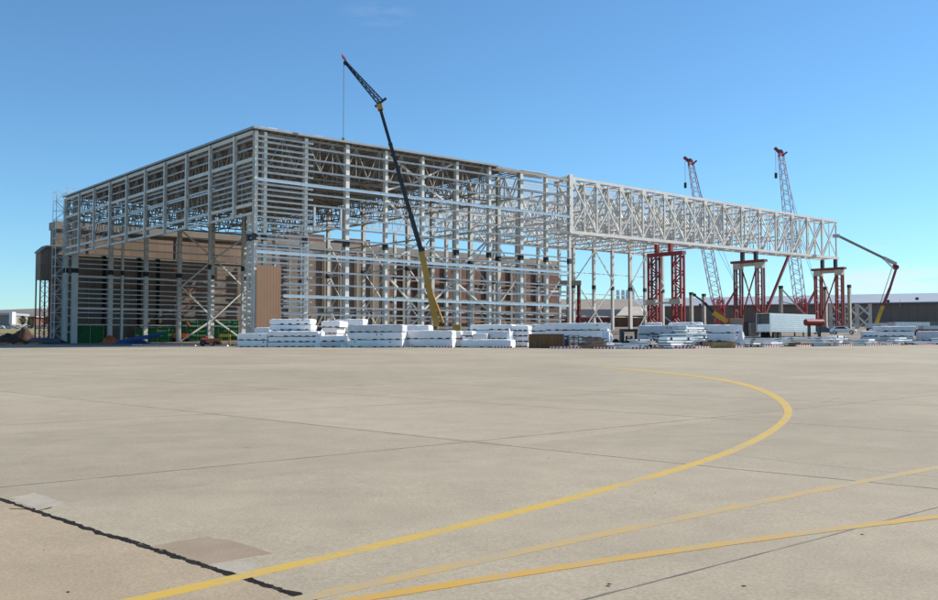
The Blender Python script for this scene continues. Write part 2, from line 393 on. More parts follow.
# wall line inside, at t = 57
for s in (6.3, 15, 20, 28, 37, 46, 55, 63.5, 71, 82): column(hang, 57, s, ZR-.3, .8, .8, 'steel_light')
for s in (15, 37, 61): column(hang, 70.5, s, ZR-5.8, .7, .7, 'steel_light')
for t in (13, 21, 29, 37, 45): column(hang, t, 93.0 if t == 13 else 62, ZR-.4, .5, .55, 'steel_light')
# upper side wall posts (hung from roof down to the header over the side opening)
for s in S_L[1:-1]:
    MB().hcol(B(-.5, s, 21.7), ZR-.3, .5, .5, UA+math.pi/2).build('wall_post', 'steel_light', hang)
# girts, long facade
GZ = [(4.3, 0), (6.2, 0), (7.4, 0), (9.1, 2), (11.1, 0), (13.2, 0), (15.2, 0), (15.9, 2), (17.0, 0), (18.8, 0), (20.6, 0), (22.4, 0), (24.1, 0), (25.9, 0), (27.4, 2), (29.7, 0), (31.6, 0), (33.5, 0)]
random.seed(3)
def girt_row(par, P, Q, z, kind, mname):
    mb = MB(); h = .48 if kind == 2 else .24
    n = max(1, round((Q-P).length/8.1)); 
    for i in range(n):
        a = P.lerp(Q, i/n); c = P.lerp(Q, (i+1)/n); e = (c-a).normalized()
        sag = random.uniform(-.03, .03)
        a = a+Vector((0, 0, z+sag)); c = c+Vector((0, 0, z+sag))
        # channel: web and two lips
        mb.bar(a, c-e*.05, .02, h); o = V*(-.11) if abs(e.dot(U)) > .7 else U*(-.11)
        mb.bar(a+o+Vector((0, 0, h/2)), c-e*.05+o+Vector((0, 0, h/2)), .22, .02)
        mb.bar(a+o-Vector((0, 0, h/2)), c-e*.05+o-Vector((0, 0, h/2)), .22, .02)
    return mb.build('girt', mname, par)
for z, k in GZ:
    t0 = 0.0; t1 = 71.0 if z > 23 else (70.2 if z > 8.5 else 69.0)
    if 19.5 < z < 23.5:
        girt_row(hang, B(0, -.5, 0), B(10.2, -.5, 0), z, k, 'galv'); t0 = 19.5 if z < 22 else 17
        if z < 21: t0 = 10.3
    if z < 17.2 and z > 15.5: pass
    if z < 13.5:
        t0 = 4.9
    girt_row(hang, B(t0, -.5, 0), B(t1, -.5, 0), z, k, 'galv_new' if k else 'galv')
# half-spaced girts in the corner bay
for z in (5.2, 8.2, 10.1, 12.2, 14.3, 16.5, 18.0, 19.8, 21.5, 23.2, 25.0, 26.7, 28.6, 30.6, 32.5, 34.3):
    girt_row(hang, B(4.9 if z < 13.6 else 0, -.5, 0), B(10.2, -.5, 0), z, 0, 'galv')
# framed opening on the second bay
for t in (10.5, 15.6): MB().bar(B(t, -.5, 20.7), B(t, -.5, 24.0), .3, .3).build('opening_post', 'galv', hang)
# narrow ladder like girts between the corner columns and the door jamb
for i in range(18):
    z = 2.2+i*1.0
    MB().bar(B(0, 0.0, z), B(0, 1.75, z), .18, .2).build('jamb_rung', 'galv', hang)
column(hang, 0, 1.9, 22.2, .5, .6, 'steel_light', splice=18.3)
# side wall girts (above the opening)
for z, k in ((25.3, 0), (27.2, 2), (29.0, 0), (32.4, 0), (33.9, 0)):
    girt_row(hang, B(-.2, 0, 0), B(-.2, 93.6, 0), z, 0, 'galv_new' if z == 27.2 else 'galv')
girt_row(hang, B(-.3, 14, 0), B(-.3, 70, 0), 27.55, 0, 'galv_new')
for z, h in ((22.0, .4), (23.5, .5), (30.65, .55), (34.9, .6)):
    MB().bar(B(-.25, .3, z), B(-.25, 93.4, z), .35, h).build('side_beam', 'steel_light', hang)
for z in (24.5, 26.3, 28.1, 29.8):
    girt_row(hang, B(-.2, 0, 0), B(-.2, 15.4 if z < 29 else 63.6, 0), z, 0, 'galv')
# back wall girts
for i, z in enumerate((5.8, 7.4, 8.6, 9.6, 10.9, 12, 13.1, 14.2, 15.8, 17.1, 19, 20.1, 21.2, 22.3, 24, 26, 28, 30, 32, 34)):
    girt_row(hang, B(1.7 if z < 23 else 0, 93.1, 0), B(62.5, 93.1, 0), z, 2 if z in (9.6, 17.1) else 0, 'galv')
for i in range(16):
    MB().bar(B(0, 93.1, 4+i*1.9), B(1.5, 93.1, 4+i*1.9), .2, .25).build('jamb_rung', 'galv', hang)
# roof trusses
def truss(P, Q, zb, zt, n, cw=.28, ww=.15, X=False):
    mb = MB(); d = (Q-P)
    z0 = Vector((0, 0, zb)); z1 = Vector((0, 0, zt))
    mb.bar(P+z0, Q+z0, cw, cw); mb.bar(P+z1, Q+z1, cw, cw)
    for i in range(n+1):
        a = P+d*(i/n); mb.bar(a+z0, a+z1, ww, ww)
        if i < n:
            c = P+d*((i+1)/n); m_ = P+d*((i+.5)/n)
            if X: mb.bar(a+z0, c+z1, ww, ww); mb.bar(a+z1, c+z0, ww, ww)
            else: mb.bar(a+z1, m_+z0, ww, ww); mb.bar(m_+z0, c+z1, ww, ww)
    return mb
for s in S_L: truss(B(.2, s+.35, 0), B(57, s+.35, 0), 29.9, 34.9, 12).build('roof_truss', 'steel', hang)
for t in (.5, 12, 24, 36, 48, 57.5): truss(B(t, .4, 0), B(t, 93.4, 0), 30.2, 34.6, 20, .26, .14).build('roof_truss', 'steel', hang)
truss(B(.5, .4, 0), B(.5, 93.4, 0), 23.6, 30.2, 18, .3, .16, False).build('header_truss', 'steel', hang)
# horizontal bracing in the plane of the lower chords
mb = MB()
for i in range(10):
    for j, (ta, tb) in enumerate(((0, 12), (12, 24), (24, 36), (36, 48), (48, 57))):
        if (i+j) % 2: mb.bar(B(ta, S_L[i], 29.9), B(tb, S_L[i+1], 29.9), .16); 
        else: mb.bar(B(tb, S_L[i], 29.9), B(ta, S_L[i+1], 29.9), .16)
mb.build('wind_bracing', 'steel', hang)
mb = MB()
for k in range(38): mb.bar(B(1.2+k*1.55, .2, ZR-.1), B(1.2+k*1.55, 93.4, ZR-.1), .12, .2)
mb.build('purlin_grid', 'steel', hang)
# roof deck with its edge angle, corrugated by its own ribs
mb = MB(); dk = B(0, 0, 0)
def slab(mb, t0, t1, s0, s1, z0, z1):
    P = [B(t0, s0, z0), B(t1, s0, z0), B(t1, s1, z0), B(t0, s1, z0)]; mb.prism(P, (0, 0, z1-z0))
slab(mb, -.75, 51, -.75, 94, ZR+.05, ZR+.18); slab(mb, 51.02, 56, 0, 94, ZR+.05, ZR+.15)
mb.build('roof_deck', 'deck', hang)
mb = MB(); mb.bar(B(-.8, -.8, ZR+.1), B(50.5, -.8, ZR+.1), .12, .34); mb.bar(B(-.8, -.8, ZR+.1), B(-.8, 94, ZR+.1), .12, .34)
mb.build('roof_edge', 'deck', hang)
mb = MB(); slab(mb, 57.5, 64.8, -.3, 5, ZR+.1, ZR+.2); mb.build('roof_sheet', 'galv_new', hang)
MB().bar(B(50.5, -.3, ZR-.2), B(71, -.3, ZR-.5), .3, .45).build('eaves_beam', 'steel', hang)
mb = MB()
for k in range(7):
    mb.box(B(1+k*2.1+random.uniform(-.5, .5), -.3+random.uniform(0, .4), ZR+.2), 1.7, .5, random.uniform(.12, .32), UA+random.uniform(-.2, .2))
tag(mb.build('insulation_wrap', 'wrap'), kind=None); o = bpy.data.objects['insulation_wrap']; tag(o, 'crumpled white wrapping lying along the roof edge by the front corner', 'wrapping')
# cross braces: facade and inner line
def brace(P, Q, w=.22, m='steel_light', par=hang): return MB().bar(P, Q, w, w).build('brace', m, par)
for (ta, za, tb, zb) in ((25, 35, 33, 31), (41, 35, 33, 31), (25, 28.2, 33, 30.8), (41, 26.5, 33, 30.6), (25, 27.2, 33, 21), (41, 25.5, 33, 20.5), (25, 15, 33, 19.5), (25, 14, 33, 7), (41, 13, 33, 6.8), (41, 14.5, 49, 21), (49, 8, 41, 13),
                         (25, .9, 33, 6), (33, 19.8, 41, 15)):
    brace(B(ta, .6, za), B(tb, .6, zb), .32)
SI = [6.3, 15, 28, 37, 46, 55, 63.5, 71]
for i in range(len(SI)-1):
    if i % 2 == 0:
        for za, zb in ((2, 10), (10, 18), (18, 26)):
            brace(B(57.5, SI[i], za), B(57.5, SI[i+1], zb), .2); brace(B(57.8, SI[i], zb), B(57.8, SI[i+1], za), .2)
# braces of the back wall, two bays
for ta, tb in ((27.5, 36.3), (36.3, 45.1)):
    for zo, zm in ((1.9, 7.6), (15.5, 7.6), (15.5, 23), (29.5, 23)):
        if ta < 30: P, Q = B(ta, 92.3, zo), B(tb, 92.3, zm)
        else: P, Q = B(ta, 92.3, zm), B(tb, 92.3, zo)
        brace(P, Q, .36, 'steel_light')
# inner level beams in the end bays
for z in (9, 18.3, 24.5, 30):
    brace(B(57, 1, z), B(57, 93, z), .34); 
for z in (12, 18.3, 24.4, 29.8, 34.8):
    brace(B(57.3, 1.0, z), B(71, 1.0, z), .3); brace(B(57.3, 15, z), B(70.5, 15, z), .3)
# brown cladding sheet at the corner
mb = MB()
for k in range(16):
    P = B(.12+k*.268, -.75, GROUND_T(0, 0)); mb.bar(P, P+Vector((0, 0, 13.75-P.z)), .262, .06+.018*(k % 2), up=V)
mb.build('wall_cladding', 'cladding', hang)

# ================================================================== BOX TRUSS OVER THE DOOR OPENING
dt = thing('door_truss', B(71, 0, 24.3), 'long grey box truss reaching out right of the hangar over red towers', 'truss')
T0, T1, W = 71.4, 177.0, 4.1
ZB0, ZT0, ZB1, ZT1 = 24.3, 35.5, 24.9, 35.0
def zb(t): return ZB0+(ZB1-ZB0)*(t-T0)/(T1-T0)
def zt(t): return ZT0+(ZT1-ZT0)*(t-T0)/(T1-T0)
for s in (0, W):
    MB().bar(B(T0, s, zb(T0)), B(T1+.6, s, zb(T1)), .55, .66).build('bottom_chord', 'steel_light', dt)
    MB().bar(B(T0, s, zt(T0)), B(T1, s, zt(T1)), .5, .55).build('top_chord', 'steel_light', dt)
NP = 14; pt = [T0+.4+(T1-T0-.8)*i/NP for i in range(NP+1)]
for s in (0, W):
    for i, t in enumerate(pt):
        MB().hcol(B(t, s, zb(t)+.4), zt(t)-.35, .34, .34).build('vertical', 'steel_light', dt)
    for i in range(NP):
        a, c = pt[i], pt[i+1]; mid = (a+c)/2
        P_, Q_ = (B(a, s, zb(a)+.3), B(c, s, zt(c)-.3)) if i < 8 else (B(a, s, zt(a)-.3), B(c, s, zb(c)+.3))
        MB().bar(P_, Q_, .16, .16).build('counter_brace', 'steel_light', dt)
        # fan shaped webs: both diagonals of a panel meet the bottom chord left of the middle, then lean the other way
        if i < 8:
            MB().bar(B(a, s, zt(a)-.3), B(c, s, zb(c)+.3), .31, .31).build('diagonal', 'steel_light', dt)
            MB().bar(B(mid, s, (zb(mid)+zt(mid))/2), B(a, s, zb(a)+.3), .26, .26).build('sub_diagonal', 'steel_light', dt)
            MB().bar(B(mid, s, zb(mid)+.3), B(mid, s, zt(mid)-.3), .26, .26).build('sub_vertical', 'steel_light', dt)
            MB().bar(B(mid, s, (zb(mid)+zt(mid))/2), B(c, s, zt(c)-.3), .2, .2).build('sub_diagonal', 'steel_light', dt)
        else:
            MB().bar(B(a, s, zb(a)+.3), B(c, s, zt(c)-.3), .31, .31).build('diagonal', 'steel_light', dt)
            MB().bar(B(mid, s, (zb(mid)+zt(mid))/2), B(c, s, zb(c)+.3), .2, .2).build('sub_diagonal', 'steel_light', dt)
            MB().bar(B(mid, s, zb(mid)+.3), B(mid, s, zt(mid)-.3), .2, .2).build('sub_vertical', 'steel_light', dt)
mb = MB()
for i, t in enumerate(pt):
    mb.bar(B(t, 0, zb(t)), B(t, W, zb(t)), .3); mb.bar(B(t, 0, zt(t)-.1), B(t, W, zt(t)-.1), .3)
    mb.bar(B(t, 0, zb(t)+.5), B(t, W, zt(t)-.5), .16); mb.bar(B(t, W, zb(t)+.5), B(t, 0, zt(t)-.5), .16)
    if i < NP:
        c = pt[i+1]
        for z in (zb, zt): mb.bar(B(t, 0, z(t)-.05), B(c, W, z(c)-.05), .16); mb.bar(B(c, 0, z(c)), B(t, W, z(t)), .16)
mb.build('cross_frame', 'steel_light', dt)
for i in range(NP): 
    for s in (-.45, W+.45): MB().box(B(pt[i], s, zt(pt[i])-1.2), 1.3, .06, 1.1, UA).build('gusset_plate', 'steel_light', dt)
pass
MB().hcol(B(T0-.3, -.1, zb(T0)-.3), zt(T0)+.7, 1.0, .9).build('end_post', 'steel_light', dt)
mb = MB()
for a, c in ((0, .3), (.42, .62)):
    mb.bar(B(T0+(T1-T0)*a, 2, zt(T0)+.5), B(T0+(T1-T0)*c, 2, zt(T0+(T1-T0)*c)+.5), 1.6, .1)
mb.build('walkway', 'galv_new', dt)
# end column under the facade end
cc = thing('end_column', B(71.5, -.2, GROUND_T(71, 0)), 'tall slim grey column under the joint of facade and door truss', 'column')
MB().hcol(B(71.2, .3, GROUND_T(71, 0)-.2), 24, .55, .6).build('shaft', 'steel_light', cc)
MB().box(B(71.2, .3, 17.8), .7, .7, 1, UA).build('splice_plate', 'splice', cc)

# roof framing behind the box truss, on its own row of columns
rf = thing('roof_framing', B(120, 61, GROUND_T(120, 61)), 'open roof framing of grey trusses behind the long box truss on braced columns', 'framing')
RT = [79.6+8.45*i for i in range(11)]
for t in RT:
    truss(B(t, W+.5, 0), B(t, 61, 0), 29.8, 34.6, 9, .34, .22).build('roof_truss', 'steel_light', rf)
for s in (13, 25, 37, 49, 61):
    truss(B(62, s, 0), B(RT[-1] if s > 20 else RT[-1]-8, s, 0), 30, 34.4, 26, .3, .18).build('bridging_truss', 'steel_light', rf)
mb = MB()
for k in range(24): mb.bar(B(60, 5.5+k*2.35, 34.9), B(RT[-2], 5.5+k*2.35, 34.9), .14, .22)
mb.build('purlin_grid', 'steel_light', rf)
mb = MB()
for i in range(10):
    for j in range(4):
        s0, s1 = 13+12*j-((j == 0)*7), 25+12*j
        mb.bar(B(RT[i], s0, 29.8), B(RT[i+1], s1-12+0 if False else s1-0, 29.8), .15)
mb.build('wind_bracing', 'steel_light', rf)
RC = [87.5, 96, 104.5, 113, 121.4, 130, 136, 144.9, 153.3, 161.7, 168.8, 177.8]
for k, t in enumerate(RC): column(rf, t, 61.3, 31.5 if t > 176 else 34.6, 1.15 if k == 9 else .78, .8, 'steel_light', 18.3)
for z, h in ((9.5, .2), (16.2, .2), (22.5, .2), (29.7, .5)):
    brace(B(RC[0], 61.6, z), B(RC[-1], 61.6, z), h, 'steel_light', rf)
for i in (2, 4, 6, 7, 9, 10):
    for za, zc in ((1.8, 10.8), (10.8, 20), (20, 29.5)):
        if i in (6, 9): 
            brace(B(RC[i], 60.7, za if za != 10.8 else zc), B(RC[i+1], 60.7, zc if za != 10.8 else za), .26, 'steel_light', rf)
        else:
            brace(B(RC[i], 60.7, zc if za != 10.8 else za), B(RC[i+1], 60.7, za if za != 10.8 else zc), .26, 'steel_light', rf)

# short column stubs of the bay not yet built
for k, (px, top, ww) in enumerate(((691.7, 292.5, 1.0), (704.3, 294, 1.0), (781.5, 286, .9), (826, 287, .9), (850, 285, .8))):
    Y = 16.9*F/(342-top); p = on(px, Y)
    where = ['left of the pair by the red lattice crane', 'right of the pair by the red lattice crane', 'alone behind the silver trailer', 'behind the rightmost red tower, left one', 'standing right of the rightmost red tower'][k]
    c = thing('steel_column', p, 'short beige steel column with dark top, '+where, 'column', 'short column stubs beyond the truss')
    MB().hcol(p+Vector((0, 0, -.2)), 17.8, ww, ww).build('shaft', 'beige', c)
    MB().box(Vector((p.x, p.y, 17.8)), ww+.1, ww+.1, .9, UA).build('splice_plate', 'splice', c)
    if k == 2: MB().bar(p+Vector((.3, -.5, 12)), p+Vector((10.3, -.5, .8)), .35).build('raking_brace', 'beige', c)
    if k == 0: MB().bar(Vector((p.x-12.3, p.y-.5, 12.5)), Vector((p.x-1, p.y-.5, 4)), .4).build('raking_brace', 'beige', c)
# braced frame on the right
Yb = 300; q = on(850, Yb)
bf = thing('braced_frame', q, 'beige steel frame with bright crossed braces behind the rightmost tower', 'frame')
bx = [831, 844.5, 857.5, 870.5]
for px, w in zip(bx, (.9, .7, 1.1, .8)):
    p = on(px, Yb); MB().box(p, w, .7, zat(304, Yb)-p.z, .3).build('post', 'beige', bf)
for a, c in zip(bx, bx[1:]):
    for y0, y1 in ((305.5, 315), (317.5, 327)):
        MB().bar(at(a+1.5, y0, Yb-.6), at(c-1, y1, Yb-.6), .45).build('brace', 'wrap_dull', bf)
        MB().bar(at(a+1.5, y1, Yb-.2), at(c-1, y0, Yb-.2), .3).build('brace', 'beige', bf)

# ================================================================== SHORING TOWERS UNDER THE TRUSS
TW = [(104.0, 'wide bright red lattice shoring tower nearest the hangar', 0), (137.9, 'dark red shoring tower with pale heads, middle of three', 1), (176.2, 'dark red shoring tower with pale heads under the free end of the truss', 1)]
for t, lab, kind in TW:
    g0 = GROUND_T(t, 2)-.2; top = 22.3
    tw = thing('shoring_tower', B(t, 2, g0), lab, 'tower', 'red shoring towers under the box truss')
    red = 'red' if kind == 0 else 'darkred'
    if kind == 0:
        for s0 in (-2.0, 4.9):
            mb = MB(); w = 2.3
            for ds in (-w/2, w/2):
                for dtt in (-.6, .6): mb.bar(B(t+dtt, s0+ds, g0), B(t+dtt, s0+ds, top-1), .42)
            n = 9; h = (top-1-g0)/n
            for i in range(n):
                za, zc = g0+i*h, g0+(i+1)*h
                for dtt in (-.6, .6):
                    if i % 2: mb.bar(B(t+dtt, s0-w/2, za), B(t+dtt, s0+w/2, zc), .24)
                    else: mb.bar(B(t+dtt, s0+w/2, za), B(t+dtt, s0-w/2, zc), .24)
                mb.bar(B(t-.6, s0-w/2, zc), B(t-.6, s0+w/2, zc), .2)
            mb.build('lattice_leg', red, tw)
        MB().bar(B(t, -3.7, top-.5), B(t, 6.4, top-.5), 1.4, .8).build('cap_beam', red, tw)
        for s0 in (-2.0, 4.9): 
            mb = MB().box(B(t-.9, s0, g0+7.0), 1.0, 3.0, 1.2, UA); mb.build('pale_collar', 'beige', tw)
        MB().bar(B(t-.9, -2, g0+7.4), B(t-.9, 4.9, g0+7.4), .3, .4).build('tie_beam', 'beige', tw)
    else:
        for s0 in (-1.0, 5.3):
            mb = MB()
            for ds in (-.85, .85): 
                for dtt in (-.5, .5): mb.bar(B(t+dtt, s0+ds, g0), B(t+dtt, s0+ds, top-2.2), .36)
            n = 10; h = (top-2.2-g0)/n
            for i in range(n):
                mb.bar(B(t-.5, s0-.85, g0+i*h), B(t-.5, s0+.85, g0+(i+1)*h if i % 2 else g0+i*h+.01), .12)
            mb.build('leg_pair', red, tw)
            MB().box(B(t, s0, top-2.2), 1.5, 2.1, 1.5, UA).build('jack_head', 'beige', tw)
        MB().bar(B(t, -2.7, top-.35), B(t, 7.1, top-.35), 1.6, .6).build('cap_beam', red, tw)
        MB().bar(B(t, -.0, top-1.1), B(t, 4.3, top-1.1), .8, .8).build('cross_beam', 'beige', tw)
        MB().bar(B(t-.3, 0, top-2.5), B(t-.3, 4.3, g0+4), .26).build('brace', red, tw)
        MB().bar(B(t+.3, 0, g0+4), B(t+.3, 4.3, top-2.5), .26).build('brace', red, tw)
    for s0 in (.1, 4.0):
        MB().box(B(t, s0, top-.1), .9, .75, 24.3-top-.1+.4*kind, UA).build('jack', red if kind == 0 else 'crane_d', tw)
# raking red prop
rp = thing('raking_prop', on(763, 232), 'dark red strut raking up to the truss right of the middle tower', 'prop')
MB().bar(at(788.5, 256, 246), Vector(on(757, 236)), .55, .55).build('strut', 'darkred', rp)
MB().box(on(757, 236)-Vector((0, 0, .1)), 1.6, 1.6, .6).build('foot', 'concrete_w', rp)
# red portal frame near old hangar end
pf = thing('portal_frame', on(573, 262), 'dark red posts carrying a weathered beige beam at the end of the facade', 'frame')
for px in (568.5, 579):
    MB().hcol(on(px, 262), zat(284, 262), .7, .7).build('post', 'darkred', pf)
MB().bar(at(560, 283, 262), at(581, 283, 262), 1.1, 1.3).build('beam', 'tan', pf)

# ================================================================== OLD HANGAR
oh = thing('old_hangar', B(0, 100, GROUND_T(0, 100)), 'long brown existing hangar behind the new steel frame', 'hangar')
mb = MB(); slab(mb, -.5, 40, 100, 104, -2, 28.6); slab(mb, 40.0, 169, 100, 150, -2, 28.6); mb.build('wall', 'oldwall', oh)
mb = MB(); slab(mb, 95, 168, 99.85, 100.0, 7, 25.5); mb.build('brick_wall', 'oldwall_red', oh)
mb = MB(); slab(mb, 66, 168, 99.8, 100.0, -1, 6.9); slab(mb, 54, 94.9, 99.8, 100.0, -1, 11.5); mb.build('lower_wall', 'oldgrey', oh)
mb = MB(); slab(mb, -.8, 40, 99.6, 104.3, 28.6, 30.4); slab(mb, 40, 169.3, 99.6, 150.3, 28.6, 30.4); mb.build('parapet', 'oldband', oh)
# gabled upper mass
mb = MB(); slab(mb, 64, 76, 104, 120, 30.45, 33); slab(mb, 84, 92, 104, 118, 30.45, 32.6); mb.build('roof_housing', 'oldwall_red', oh)
random.seed(11)
for k in range(19):
    t = 62+k*5.6+(random.random()-.5)*.6
    MB().box(B(t, 99.4, 0), .8, .5, 28, UA).build('pilaster', 'oldband', oh)
for t, z in ((130, 19), (134, 19), (146, 23.5), (152, 23.5), (118, 16), (160, 20)):
    f = MB().box(B(t, 99.5, z), 1.9, .15, 2.0, UA); fo = f.build('window', 'oldband', oh)
    MB().box(B(t, 99.38, z+.2), 1.5, .1, 1.6, UA).build('pane', 'glass', fo)
for t, w in ((11, .7), (19.7, .7), (24.5, .7)):
    MB().box(B(t, 99.7, 1), w, .5, 22, UA).build('dark_slot', 'dark', oh)
# sloping bars standing in for diagonal shadow stripes low on the wall
mb = MB()
for k in range(9):
    t = 66+k*3.2; mb.bar(B(t, 99.4, 3.5), B(t+3.6, 99.4, 9.5), .3, .5)
mb.build('shadow_strips', 'oldband', oh)
for z in (8.3, 11.8, 15.2, 20.5):
    MB().bar(B(96, 99.3, z), B(168, 99.3, z), .3, .35).build('ledge', 'oldband', oh)
for t, w_, h_ in ((3.2, 2.4, 3.2), (14.5, 4.5, 7.5), (31.5, 2.2, 3.0)):
    MB().box(B(t, 99.85, 1.2), w_, .2, h_, UA).build('door', 'oldgrey', oh)
for t in (7.4, 22.1, 29.4, 39.5): MB().box(B(t, 99.8, 1), .16, .2, 27.5, UA).build('downpipe', 'oldband', oh)
for z in (12.0, 22.6): MB().bar(B(0, 99.8, z), B(48, 99.8, z), .18, .22).build('wall_rail', 'oldband', oh)
# raised pocket on lattice legs at the far left
mb = MB()
prof = [(-4.0, 16.4), (-.5, 16.4), (-.5, 24.2), (-2.6, 24.0), (-4.0, 22.6)]
mb.prism([B(t, 99.2, z) for t, z in prof], V*4); mb.build('door_pocket', 'oldwall', oh)
mb = MB()
mb.prism([B(t, 98.9, z) for t, z in ((-4.2, 22.65), (-2.65, 24.05), (-.5, 24.25), (2, 24.25), (2, 24.8), (-2.7, 24.5), (-4.3, 23.0))], V*4.4); mb.build('pocket_roof', 'oldband', oh)
for t in (-3.9, -1.9, -.3):
    for s in (99.4, 102.8):
        MB().bar(B(t, s, GROUND_T(0, 100)-.3), B(t, s, 16.4), .28).build('pocket_leg', 'darkred', oh)
mb = MB()
for a, c in ((-3.9, -1.9), (-1.9, -.3)):
    for k in range(6):
        z = 2.6+k*2.3; mb.bar(B(a, 99.4, z), B(c, 99.4, z+2.2), .1); mb.bar(B(a, 99.4, z+2.2), B(c, 99.4, z), .1)
mb.build('pocket_bracing', 'darkred', oh)

# scaffold stair tower at far left corner
st = thing('scaffold_tower', B(-1.5, 93.5, GROUND_T(-1.5, 93.5)), 'slim grey scaffold stair tower rising at the far left corner', 'scaffold')
g0 = GROUND_T(-1.5, 93.5); mb = MB()
for t in (-2.7, -.4):
    for s in (92.4, 94.8): mb.bar(B(t, s, g0), B(t, s, 36.8), .11)
mb.build('standards', 'galv', st); mb = MB()
for k in range(17):
    z = g0+.6+k*2.15
    mb = MB()
    for s in (92.4, 94.8): mb.bar(B(-2.7, s, z), B(-.4, s, z), .08)
    for t in (-2.7, -.4): mb.bar(B(t, 92.4, z), B(t, 94.8, z), .08)
    mb.build('ledger_frame', 'galv', st)
mb = MB()
for k in range(16):
    z = g0+.6+k*2.15
    a, c = (-2.7, -.4) if k % 2 else (-.4, -2.7)
    mb.bar(B(a, 92.9, z), B(c, 92.9, z+2.15), .3, .08); mb.bar(B(a, 94.8, z), B(c, 94.8, z+2.15), .07)
mb.build('stair_flights', 'galv', st)
sc = thing('roof_scaffold', B(.6, 92.5, ZR+.3), 'small railing scaffold on top of the far left roof corner', 'scaffold'); mb = MB()
for t in (-.3, 1.3):
    for s in (91.5, 93): mb.bar(B(t, s, ZR+.2), B(t, s, ZR+2.2), .09)
for z in (ZR+1.1, ZR+2.1):
    mb.bar(B(-.3, 91.5, z), B(1.3, 91.5, z), .07); mb.bar(B(-.3, 91.5, z), B(-.3, 93, z), .07); mb.bar(B(1.3, 91.5, z), B(1.3, 93, z), .07)
mb.build('rails', 'galv', sc)

# ================================================================== BACKGROUND BUILDINGS
def pbox(mb, pxa, Ya, pxb, Yb, z0, z1, depth):
    a = at(pxa, 335, Ya); c = at(pxb, 335, Yb); a.z = c.z = z0; d = (c-a).normalized(); n = Vector((-d.y, d.x, 0))*depth
    mb.prism([a, c, c+n, a+n], (0, 0, z1-z0)); return mb
lb = thing('long_warehouse', on(800, 350), 'very long low warehouse with grey roof band and dark brown wall behind the yard', 'building')
ra, rb, Ya, Yb2 = 600, 1080, 380, 312
zT = zat(293.4, 333, 938); zM = zat(302, 333, 938); zL = zat(321.5, 333, 938)
mb = MB(); P = []
for px, Y in ((ra, Ya), (rb, Yb2)):
    k = (px-CX)/F; yb_ = 342-(zM-EYE)*F/Y; yt_ = yb_-(zT-zM)*F/Y
    lo, hi = at(px, yb_, Y), at(px, yt_, Y+26); lo.z = zM; P.append((lo-Vector((0, 1.2, 0)), hi, hi+Vector((0, 26, -(hi.z-zM)*.9))))
(a1, a2, a3), (b1, b2, b3) = P
dn = Vector((0, 0, -.35)); mb.prism([a1, a2, a3, a3+dn*2, a2+dn*2, a1+dn], b1-a1); mb.v = mb.v[:6]+[tuple(q) for q in (b1, b2, b3, b3+dn*2, b2+dn*2, b1+dn)]
mb.build('roof', 'roofgrey', lb)
pbox(MB(), ra, Ya+.5, rb, Yb2+.5, zL, zM-.003, 58).build('brown_wall', 'brownbox', lb)
pbox(MB(), ra, Ya+.3, rb, Yb2+.3, 1, zL-.003, 58).build('tan_base', 'tan', lb)
for px, py in ((888, 302.5), (917, 300), (768, 304), (740, 304), (700, 306)):
    k = (px-ra)/(rb-ra); Y = 1/((1/Ya)*(1-k)+(1/Yb2)*k)-1.2; MB().box(at(px, py, Y), .8, .8, .9).build('wall_lamp', 'crane_d', lb)
for px in (900,):
    MB().bar(at(px, 307, 334), at(px, 300, 334), .15).build('downpipe', 'beige', lb)
# mid building with stacks
mbd = thing('workshop', on(600, 360), 'low workshop with grey roof, red fascia and white windows behind the truss columns', 'building')
pbox(MB(), 548, 356, 660, 350, zat(318, 355), zat(309.5, 355), 20).build('lower_roof', 'roofgrey', mbd)
a = [at(548, 309.3, 356), at(548, 299, 372), at(632, 299, 372), at(645, 309.3, 356)]
mb = MB(); mb.prism(a, (0, .6, -.6)); mb.build('upper_roof', 'oldband', mbd)
pbox(MB(), 548, 355.5, 665, 349.5, zat(321, 355), zat(318, 355)-.01, 18).build('fascia', 'red', mbd)
pbox(MB(), 548, 357, 665, 351, 0, zat(321, 355)-.02, 18).build('wall', 'tan', mbd)
for k in range(7):
    p = at(580+k*5.2, 323.5, 353.5); MB().box(p, 1.3, .1, .75).build('window', 'white', mbd)
hr = thing('hip_roof_hut', on(632, 348), 'small hut with a beige hipped roof behind the steel columns', 'building')
zb_ = zat(316, 346); mb = MB()
P = [at(616, 316, 340), at(646, 316, 340), at(650, 316, 356), at(620, 316, 356)]
for p in P: p.z = zb_
tp = [at(625, 306.5, 347), at(640, 306.5, 347)]
k = len(mb.v); mb.v += [tuple(p) for p in P+tp]; mb.f += [(0, 1, 5, 4), (1, 2, 5), (2, 3, 4, 5), (3, 0, 4), (3, 2, 1, 0)]
mb.build('hip_roof', 'beige', hr)
pbox(MB(), 618, 341, 645, 341, 1, zb_-.01, 12).build('wall', 'oldwall_red', hr)
for k, px in enumerate((618.2, 623.4, 628.0, 633.5)):
    p0 = on(px, 400); tp = zat((290, 290, 290, 289)[k], 400)
    s_ = thing('exhaust_stack', p0, ['leftmost silver exhaust stack above the workshop roof', 'second silver exhaust stack from the left', 'third silver exhaust stack from the left', 'rightmost and tallest silver exhaust stack'][k], 'stack', 'silver exhaust stacks')
    MB().tube(p0, Vector((p0.x, p0.y, tp)), .75, n=12).build('flue', 'silver', s_)
    MB().tube(Vector((p0.x, p0.y, zat(307, 400))), Vector((p0.x, p0.y, zat(303, 400))), .95, n=12).build('collar', 'oldwall', s_)

